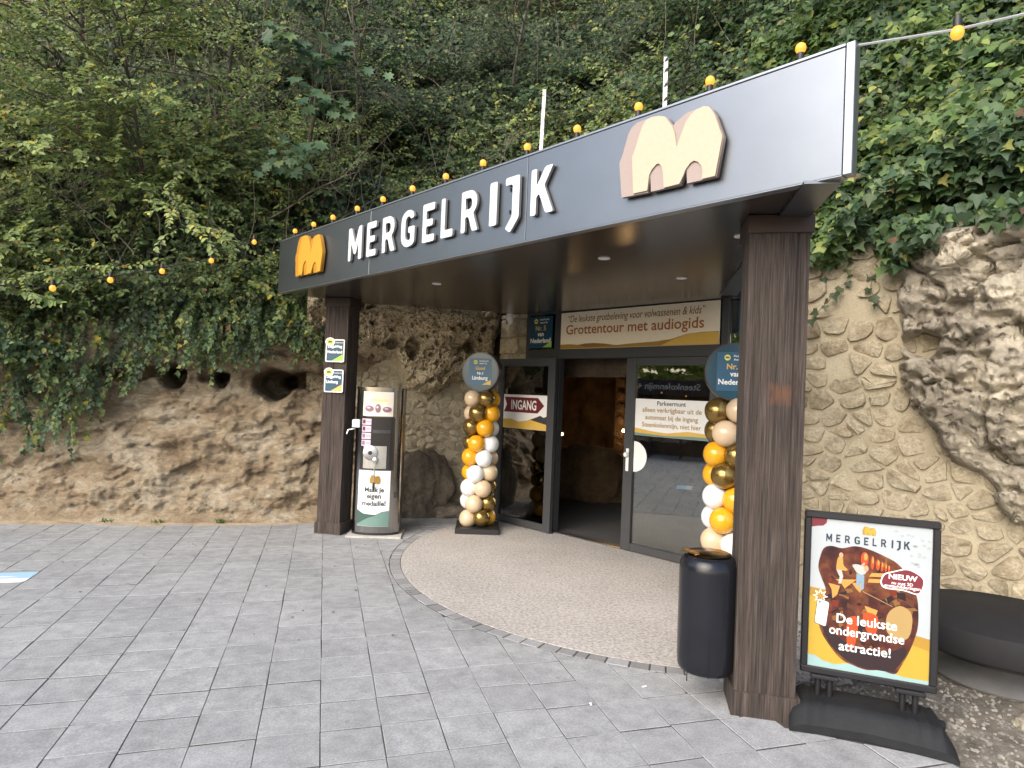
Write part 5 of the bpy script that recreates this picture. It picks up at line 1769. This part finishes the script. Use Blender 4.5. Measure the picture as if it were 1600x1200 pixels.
# ------------------------------------------------------------------ vegetation
m_bark = mat('bark', (.11, .095, .075), rough=.9, cols=[(.06, .05, .04), (.12, .105, .08), (.19, .17, .14)], cscale=7, bump=.5, bscale=30, bdist=.01)
m_twig = mat('dead_twig', (.20, .165, .13), rough=.9, var=.3, vscale=6)

def leaf_cover(name, n, st_rng, z_rng, size, pal, tmpl, seed, out=(.0, .3), asp=.7, dens=1.2, cut=.38, droop=.5, zmin=None, pal2=None):
    """a layer of single leaves over the slope, gathered in clumps"""
    g = np.random.default_rng(seed)
    m = int(n * 3.4)
    st = g.uniform(*st_rng, m)
    z = g.uniform(*z_rng, m)
    q = np.stack([st * dens, z * 0, z * dens], 1)
    k = fbm(q, 3, seed + 5)
    dP = np.linalg.norm(hill(st + .05, z)[0] - hill(st - .05, z)[0], axis=1) / .1
    keep = g.uniform(0, 1, m) < np.clip(dP / 2.2, .25, 1)
    keep &= k + g.normal(0, .06, m) > cut
    if zmin is not None:
        keep &= z > np.interp(st, *zmin) + .25 * (fbm(q * 2, 2, seed + 8) - .5)
    st, z, k, q = st[keep][:n], z[keep][:n], k[keep][:n], q[keep][:n]
    o = g.uniform(0, 1, len(st)) ** .7 * (out[0] + (out[1] - out[0]) * np.clip((k - cut) * 3.5, .15, 1)) + (out[0] if out[0] > .2 else 0)
    P, nr = hill(st, z, 0)
    nn = np.concatenate([-nr, np.full((len(st), 1), .55)], 1)
    nn = unit(nn)
    P = P + nn * o[:, None]
    N = unit(nn + g.normal(0, .42, (len(st), 3)))
    D = unit(np.stack([g.normal(0, .7, len(st)), g.normal(0, .5, len(st)), np.full(len(st), -droop)], 1) + .3 * nn)
    D = unit(D - N * (D * N).sum(1)[:, None])
    L = g.uniform(.5, 1.45, len(st)) * size
    C = pick_cols(pal, len(st), g)
    if pal2:
        C2 = pick_cols(pal2[0], len(st), g)
        w = (fbm(q * .8 + 7, 2, seed + 11) > pal2[1])[:, None]
        C = np.where(w, C2, C)
    me = leaf_mesh(name, P, D, N, L, L * asp, C, tmpl)
    return tag(link(name, me), kind='stuff')

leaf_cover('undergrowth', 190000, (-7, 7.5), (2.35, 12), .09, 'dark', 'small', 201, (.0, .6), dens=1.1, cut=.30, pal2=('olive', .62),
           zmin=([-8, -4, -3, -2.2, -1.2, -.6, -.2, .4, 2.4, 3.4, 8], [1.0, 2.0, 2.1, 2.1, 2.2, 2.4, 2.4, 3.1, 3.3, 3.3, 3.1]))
leaf_cover('ivy', 72000, (5.2, 11), (2.5, 8), .082, 'ivy', 'ivy', 202, (.28, .8), asp=.9, dens=1.4, cut=.36, pal2=('gloss', .60),
           zmin=([5.2, 6.0, 6.6, 7.1, 7.5, 8.5, 9.6], [2.75, 2.65, 2.72, 2.9, 3.2, 3.15, 3.1]))
def spray_cover(name, n, st_rng, z_rng, leaf, pals, seed, tmpl='oval', zmin=None, cut=.42, asp=.62, ln=(.3, .8), outr=(.1, .55)):
    """leafy sprays reaching out of the slope"""
    g = np.random.default_rng(seed)
    lv, b = Leaves(), MB()
    k = 0
    while k < n:
        st, z = g.uniform(*st_rng), g.uniform(*z_rng)
        if zmin is not None and z < np.interp(st, *zmin):
            continue
        if fbm(np.array([[st * .9, 5., z * .9]]), 2, seed)[0] + g.normal(0, .06) < cut:
            continue
        if g.random() > np.interp(st, [-6, 1, 2.4, 4, 6], [.5, .6, 1, 1, .6]):
            continue
        P, nr = hill(np.array([st]), np.array([z]), g.uniform(*outr))
        p, nr = P[0], np.array([nr[0][0], nr[0][1], 0])
        tan = np.array([nr[1], -nr[0], 0])
        pts = wobble(p, -nr * g.uniform(.3, 1) + tan * g.normal(0, .8) + np.array([0, 0, g.normal(.15, .35)]), g.uniform(*ln), 5, g, .12, .05)
        b.tube(pts, np.linspace(.0045, .0015, 6), 3, False)
        pal = pals[int(fbm(np.array([[st * .6, 9., z * .6]]), 2, seed + 1)[0] * 2.6 * len(pals)) % len(pals)]
        lv.spray(pts, g, leaf * .55, leaf * g.uniform(.8, 1.25), pal, asp, .45, .35, up=(-nr[0] * .8, -nr[1] * .8, .7))
        k += 1
    tag(link(name, lv.mesh(name, tmpl)), kind='stuff')
    tag(b.build(name + '_twigs', m_bark), kind='stuff')
ZM = ([-8, -4, -3, -2.2, -1.2, -.6, -.2, .4, 2.4, 3.4, 8], [1.6, 2.2, 2.4, 2.5, 2.6, 2.8, 2.8, 3.2, 3.4, 3.4, 3.4])
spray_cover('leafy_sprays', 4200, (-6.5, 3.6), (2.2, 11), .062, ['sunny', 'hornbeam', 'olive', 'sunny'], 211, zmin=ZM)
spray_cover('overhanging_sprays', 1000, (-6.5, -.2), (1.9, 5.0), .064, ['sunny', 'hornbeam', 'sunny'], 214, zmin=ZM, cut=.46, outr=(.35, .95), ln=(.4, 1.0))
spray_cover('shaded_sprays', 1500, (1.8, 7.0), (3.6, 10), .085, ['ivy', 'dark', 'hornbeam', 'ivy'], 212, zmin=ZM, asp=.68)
spray_cover('broad_leaf_sprays', 800, (5.0, 10.0), (3.3, 8), .10, ['gloss', 'ivy', 'gloss'], 213, zmin=ZM, asp=.75)
g = np.random.default_rng(215)
b = MB()
for k in range(520):
    st, z = g.uniform(-6, 5.5) if k % 3 else g.uniform(-6, 1), g.uniform(2.6, 9)
    if st > 1.2 and g.random() < .6:
        continue
    P, nr = hill(np.array([st]), np.array([z]), g.uniform(.1, .7))
    nr = nr[0]
    d = np.array([-nr[0] * .25, -nr[1] * .25, 1.]) + np.array([g.normal(0, .55), g.normal(0, .3), 0])
    b.tube(wobble(P[0], d, g.uniform(.6, 2.0), 7, g, .12), np.linspace(g.uniform(.004, .009), .002, 8), 4, False)
tag(b.build('brushwood', m_twig), kind='stuff')
# ivy hanging over the lip of the left bank
g = np.random.default_rng(31)
lv = Leaves()
stems = MB()
for k in range(620):
    x = g.uniform(-5.6, .3)
    zb = np.interp(x, [-5.6, -4.6, -3.9, -3.3, -2.7, -2.2, -1.8, -1.3, -.9, -.55, -.2, .3], [.6, .75, .85, .95, 1.4, 1.85, 2.06, 2.08, 2.12, 2.5, 2.2, 2.2]) + g.normal(0, .12)
    zt = g.uniform(zb + .15, 3.3)
    y = np.interp(x, BX, BY) + np.interp(zt, [.6, 1.2, 2.0, 2.6, 3.3], [.20, .40, .36, .30, .50]) - g.uniform(.0, .22)
    L = min(g.uniform(.3, 1.0), zt - zb + .1)
    pts = wobble((x, y, zt), (g.normal(0, .25), -.18, -1), L, 5, g, .12)
    if k % 3 == 0:
        stems.tube(pts, .003, 3, False)
    lv.spray(pts, g, .035, .062, 'ivy' if g.random() < .4 else ('dark' if g.random() < .3 else 'hornbeam'), .85, .5, .5, up=(0, -.8, .5))
lv_o = link('ivy_curtain', lv.mesh('ivy_curtain', 'ivy'))
tag(lv_o, kind='stuff')
tag(stems.build('ivy_stems', m_bark), kind='stuff')

# ivy spilling over the top of the right-hand outcrop
g = np.random.default_rng(216)
lim = 2.98 + .55 * (fbm(np.stack([OUTS * 1.6, OUTS * 0, OUTZ * 1.2], 1), 3, 217) - .5) + np.interp(OUTS, [3.2, 3.9, 4.3, 5, 6], [-.25, -.15, .25, .15, .1])
cand = np.where((OUTZ > lim))[0]
idx = g.choice(cand, 7500)
P = OUTC[idx] + g.normal(0, .03, (7500, 3))
o = g.uniform(.02, .28, (7500, 1))
nn = np.array([-NW[0], -NW[1], .5])
P = P + unit(nn)[None] * o
N = unit(nn + g.normal(0, .4, (7500, 3)))
D = unit(np.stack([g.normal(0, .7, 7500), g.normal(0, .6, 7500), np.full(7500, -.8)], 1))
L = g.uniform(.06, .12, 7500)
tag(link('ivy', leaf_mesh('ivy', P, D, N, L, L * .9, pick_cols('ivy', 7500, g), 'ivy')), kind='stuff')
# ivy trailing over the right-hand wall and rock
def trail(label, st, z, length, n, pal, seed, size=.085, step=.05):
    g = np.random.default_rng(seed)
    p, nr = hill(np.array([st]), np.array([z]), .36)
    p, nr = p[0], nr[0]
    lv, b = Leaves(), MB()
    for k in range(n):
        q = p + np.array([nr[1], -nr[0], 0]) * g.normal(0, .12 * math.sqrt(n)) + np.array([0, 0, g.normal(0, .08)])
        pts = wobble(q, (-nr[0] * .12, -nr[1] * .12, -1), length * g.uniform(.6, 1.05), 7, g, .13)
        b.tube(pts, .0035, 4, False)
        lv.spray(pts, g, step, size, pal, .9, .4, .55, up=(-nr[0], -nr[1], .4))
    t = thing('trailing_ivy', label, 'ivy', tuple(p))
    M_ = b.mesh('stem', m_bark)
    M_.transform(Matrix.Translation(-Vector(p)))
    link('stem', M_, t)
    F_ = lv.mesh('foliage', 'ivy')
    F_.transform(Matrix.Translation(-Vector(p)))
    link('foliage', F_, t)
trail('short ivy strand hanging over the rubble wall just right of the thick post', 6.72, 3.05, .55, 1, 'dark', 1, .09, .10)
trail('long ivy strand hanging down the rubble wall midway between post and rock', 7.02, 3.1, .85, 2, 'dark', 2, .09, .07)
trail('bright ivy strand trailing down the pale rock at the far right', 7.95, 3.45, .75, 2, 'gloss', 3, .10, .07)
trail('ivy tuft hanging over the top of the rock beside the rubble wall', 7.45, 3.5, .5, 6, 'ivy', 4)

def plant(name, label, cat, base, h, lean, n_limb, limb_len, twigs, twig_len, leaf, pal, tmpl, seed, trunk_r=.05, group=None, step=.05, asp=.62, bare=0., t0=.25, flat=.35, droop=.35, grav=.04, out=None, updir=.35, twig_mat=None, parts=('trunk', 'crown'), fan=1.0):
    g = np.random.default_rng(seed)
    base = np.array(base, float)
    lv, b = Leaves(), MB()
    d0 = np.array([lean[0], lean[1], 1.0])
    trunk = wobble((0, 0, -.15), d0, h, 9, g, .06, 0.0)
    if trunk_r > 0:
        b.tube(trunk, np.linspace(trunk_r, trunk_r * .25, 10), 8)
    out = np.array(out if out is not None else (-.2, -1.0))
    out = out / np.linalg.norm(out)
    for k in range(n_limb):
        t = t0 + (1 - t0) * (k + g.random()) / n_limb
        i = min(int(t * 9), 8)
        p = trunk[i] + (trunk[i + 1] - trunk[i]) * (t * 9 - i)
        if trunk_r <= 0:
            p = np.array([g.normal(0, .12), g.normal(0, .08), 0])
        a = g.normal(0, fan)
        ca, sa = math.cos(a), math.sin(a)
        dd = np.array([out[0] * ca - out[1] * sa, out[0] * sa + out[1] * ca, updir + g.normal(0, .25)])
        L = limb_len * g.uniform(.6, 1.15) * (1.15 - .55 * t)
        pts = wobble(p, dd, L, 7, g, .10, grav)
        b.tube(pts, np.linspace(max(.006, trunk_r * .36), .003, 8), 5, False)
        for j in range(twigs):
            tt = g.uniform(.22, 1)
            i = min(int(tt * 7), 6)
            q = pts[i] + (pts[i + 1] - pts[i]) * (tt * 7 - i)
            dr = unit(pts[i + 1] - pts[i])
            sd_ = unit(np.cross(dr, (0, 0, 1))) * g.choice([-1, 1])
            tp = wobble(q, dr * .8 + sd_ * g.uniform(.4, 1.1) + np.array([0, 0, g.normal(.05, .22)]), twig_len * g.uniform(.5, 1.2), 4, g, .14, grav)
            b.tube(tp, np.linspace(.0035, .0015, 5), 3, False)
            if g.random() >= bare:
                lv.spray(tp, g, step, leaf, pal, asp, flat, droop, up=(out[0] * .75, out[1] * .75, .75))
    t = thing(name, label, cat, tuple(base), 0, group)
    b.build(parts[0], twig_mat or m_bark, t, smooth=True)
    if lv.P:
        link(parts[1], lv.mesh(parts[1], tmpl), t)
    return t

def at(st, z, o=.05):
    p, _ = hill(np.array([st], float), np.array([z], float), o)
    return p[0]
TG = 'trees and saplings on the slope'
plant('tree', 'leafy hornbeam tree leaning out over the left rock, yellowing leaves', 'tree', at(-4.6, 2.9), 4.6, (.05, -.30), 46, 2.3, 15, .6, .066, 'sunny', 'oval', 301, .045, TG, .033, droop=.25)
plant('tree', 'tall hornbeam in the top left corner with pale green sprays', 'tree', at(-3.5, 4.2), 5.0, (-.05, -.28), 46, 2.2, 15, .6, .066, 'sunny', 'oval', 302, .04, TG, .033, droop=.25)
plant('tree', 'slender hornbeam with layered sprays above the small caves', 'tree', at(-2.3, 3.2), 4.0, (.05, -.35), 40, 1.9, 14, .55, .064, 'sunny', 'oval', 303, .032, TG, .033, droop=.25)
plant('tree', 'thin half-bare tree with grey twigs left of the dark maple', 'tree', at(-1.7, 5.0), 4.4, (.12, -.3), 26, 2.0, 9, .6, .07, 'olive', 'oval', 304, .032, TG, .055, bare=.55)
plant('tree', 'dark maple sapling with large bluish leaves above the yellow emblem', 'tree', at(-.55, 3.5), 3.9, (.06, -.34), 12, 1.3, 5, .45, .15, 'maple', 'maple', 305, .035, TG, .10, asp=.95, droop=.6, flat=.3)
plant('tree', 'shaded tree on the slope behind the letter M', 'tree', at(.6, 4.9), 4.2, (.05, -.25), 24, 1.6, 11, .5, .075, 'dark', 'oval', 306, .032, TG, .045)
plant('tree', 'dark green tree at the top edge above the letters', 'tree', at(2.0, 6.6), 4.2, (.02, -.25), 26, 1.7, 11, .5, .08, 'dark', 'oval', 307, .032, TG, .045)
plant('tree', 'bushy green tree at the top of the slope above the cream emblem', 'tree', at(3.6, 6.4), 3.8, (-.15, -.2), 26, 1.6, 11, .5, .085, 'ivy', 'oval', 308, .032, TG, .045, out=(-.9, -.6))
plant('tree', 'broad-leaved tree hanging over the top right corner', 'tree', at(7.3, 5.6), 3.2, (-.35, -.2), 24, 1.5, 10, .5, .11, 'gloss', 'oval', 309, .032, TG, .06, out=(-.9, -.4), asp=.75, droop=.6)
BG = 'shrubs on the slope'
SH = [('low olive bush at the left edge beneath the string of bulbs', -4.2, 2.0, 'hornbeam', .07, 1.2),
      ('spreading green bush drooping over the rock at the far left', -3.6, 1.9, 'ivy', .07, 1.1),
      ('yellow-green bush catching light left of the caves', -2.9, 2.5, 'hornbeam', .07, 1.2),
      ('olive bush above the middle cave hole', -1.9, 2.7, 'olive', .065, 1.1),
      ('green bush just left of the fascia end', -1.0, 2.9, 'hornbeam', .065, 1.1),
      ('dark bush behind the yellow emblem', .0, 3.5, 'dark', .07, 1.1),
      ('mid-green hazel bush above the letters M and E', .9, 4.2, 'hornbeam', .075, 1.3),
      ('dry brown shrub above the letter R', 1.5, 3.9, 'dry', .06, 1.2),
      ('olive shrub above the letter G', 2.0, 4.6, 'olive', .07, 1.2),
      ('dry flowering shrub above the letters L and R', 2.5, 4.0, 'dry', .055, 1.2),
      ('green shrub above the letter I', 3.0, 4.4, 'hornbeam', .07, 1.2),
      ('brownish tall shrub behind the tall marker lath', 3.6, 4.2, 'dry', .055, 1.3),
      ('leafy green shrub between the two marker laths', 4.4, 4.3, 'ivy', .085, 1.2),
      ('glossy green shrub behind the cream emblem', 5.2, 4.5, 'ivy', .09, 1.2),
      ('broad-leaved shrub behind the right end of the fascia', 6.0, 4.6, 'gloss', .10, 1.2),
      ('dark shrub on the slope right of the fascia', 6.8, 4.8, 'ivy', .09, 1.1),
      ('light green shrub at the right edge above the pale rock', 8.2, 4.3, 'gloss', .10, 1.0),
      ('green shrub high on the slope above the hazel', .9, 5.9, 'ivy', .075, 1.3),
      ('dark shrub high on the slope in the middle of the view', 2.6, 5.9, 'dark', .08, 1.3),
      ('high dark shrub above the dark maple', -.3, 6.6, 'dark', .085, 1.4),
      ('high green shrub at the top edge over the letter M', 1.2, 7.4, 'ivy', .085, 1.5),
      ('high green shrub at the top edge over the letter E', 1.9, 7.6, 'dark', .085, 1.5),
      ('high shrub at the top edge over the letters G and E', 2.4, 7.2, 'ivy', .085, 1.5),
      ('high shrub at the top edge over the letters L and R', 2.9, 7.4, 'dark', .085, 1.5),
      ('high leafy shrub at the top edge over the letter J', 3.5, 7.8, 'ivy', .09, 1.5),
      ('high leafy shrub at the top edge over the tall lath', 4.2, 7.0, 'ivy', .09, 1.4),
      ('high leafy shrub at the top edge over the shorter lath', 5.0, 6.4, 'ivy', .095, 1.4),
      ('high broad-leaved shrub at the top over the cream emblem', 5.9, 6.0, 'gloss', .10, 1.3),
      ('green shrub high behind the tall marker lath', 4.0, 5.6, 'ivy', .085, 1.3)]
for i, (lb, st, z, pal, lf, ln) in enumerate(SH):
    _, nr = hill(np.array([st], float), np.array([z], float))
    plant('shrub', lb, 'shrub', at(st, z, .0), .5, (0, 0), 17, ln, 8, .38, lf, pal, 'oval' if pal != 'dry' else 'small', 400 + i, 0., BG, .042 if pal != 'dry' else .05, out=(-nr[0][0], -nr[0][1]), updir=.75, parts=('stems', 'foliage'), fan=.9, grav=.06, droop=.4, asp=.7 if pal in ('ivy', 'gloss') else .62)
DB = 'bare branches in the undergrowth'
for i, (lb, st, z, d, L) in enumerate((('bare grey branch slanting up through the leaves at upper left', -4.3, 3.6, (.75, -.45, .55), 2.6), ('bare twiggy branch arching across the middle of the left trees', -2.6, 4.6, (.6, -.55, .35), 2.4),
        ('long thin bare branch reaching over the maple from the top', -.9, 6.4, (.85, -.6, .15), 2.2), ('pale dead branch rising left of the yellow emblem', -1.2, 3.6, (.7, -.5, .55), 2.0), ('thin dead stem leaning behind the letter R', 1.9, 4.3, (.4, -.4, .9), 1.4))):
    g = np.random.default_rng(500 + i)
    p = at(st, z, .25)
    b = MB()
    main = wobble((0, 0, 0), d, L, 10, g, .09)
    b.tube(main, np.linspace(.016, .004, 11), 5)
    for k in range(11):
        j = g.integers(2, 10)
        tw = wobble(main[j], unit(np.array(d)) + g.normal(0, .6, 3), g.uniform(.3, .9), 5, g, .16)
        b.tube(tw, np.linspace(.006, .0018, 6), 4, False)
        for q in range(2):
            b.tube(wobble(tw[g.integers(2, 5)], g.normal(0, .6, 3) + np.array(d) * .5, g.uniform(.15, .4), 4, g, .15), np.linspace(.003, .0012, 5), 3, False)
    t = thing('dead_branch', lb, 'branch', tuple(p), 0, DB)
    b.build('branch', m_twig, t, smooth=True)

# small weeds at the foot of the rock
g = np.random.default_rng(77)
for i, (x, lb) in enumerate(((-1.15, 'small green weed at the foot of the rock below the large cave hole'), (-2.42, 'tiny grass tuft at the foot of the rock, further left'), (-1.85, 'smallest grass tuft between the two weeds at the rock foot'))):
    y = np.interp(x, BX, BY) - .02
    n = 46 if i == 0 else 26
    a = g.uniform(0, 2 * math.pi, n)
    D = np.stack([np.cos(a) * .6, np.sin(a) * .6, np.full(n, 1.)], 1)
    P = np.stack([g.normal(0, .03, n), g.normal(0, .02, n), np.zeros(n)], 1)
    me = leaf_mesh('weed', P, D, g.normal(0, 1, (n, 3)), g.uniform(.03, .07, n), g.uniform(.07, .12, n), pick_cols('gloss', n, g), 'blade')
    o = link('weed', me, None, (x, y, .015))
    tag(o, lb, 'weed', 'weeds at the foot of the rock')

# fallen leaves
g = np.random.default_rng(78)
n = 170
P = np.stack([g.uniform(-4, 1.2, n), g.uniform(4.5, 8.6, n), np.full(n, .006)], 1)
me = leaf_mesh('fallen_leaves', P, g.normal(0, 1, (n, 3)) * (1, 1, .1), np.array([(0, 0, 1.)]).repeat(n, 0) + g.normal(0, .15, (n, 3)), g.uniform(.015, .035, n), g.uniform(.012, .022, n), pick_cols('dry', n, g), 'small')
tag(link('fallen_leaves', me), kind='stuff')

# trees beyond the square (seen only in reflections, and as sky edge)
for i, (x, y, h) in enumerate(((-16.6, 3.2, 5.0), (-16.2, 6.6, 5.4), (-16.4, 9.8, 5.0), (-16.0, 13.0, 5.4), (-14.5, 16.5, 9.5), (-12.0, 19.5, 10.5))):  # last two are unseen, added tall to darken the fascia's left reflection
    plant('tree', ['bright tree behind the dark cafe, south end', 'bright tree behind the middle of the dark cafe', 'bright tree behind the dark cafe, north end', 'bright tree beyond the north end of the dark cafe', 'tall unseen tree on the far side of the square, added for the fascia reflection', 'tallest unseen tree at the foot of the far slope, added for the fascia reflection'][i], 'tree', (x, y, 0), h, (0, 0), 44, 2.6, 11, .9, .24, 'bright', 'oval', 600 + i, .14, 'trees behind the cafe', .07, out=(1, 0), fan=1.6, t0=.22)
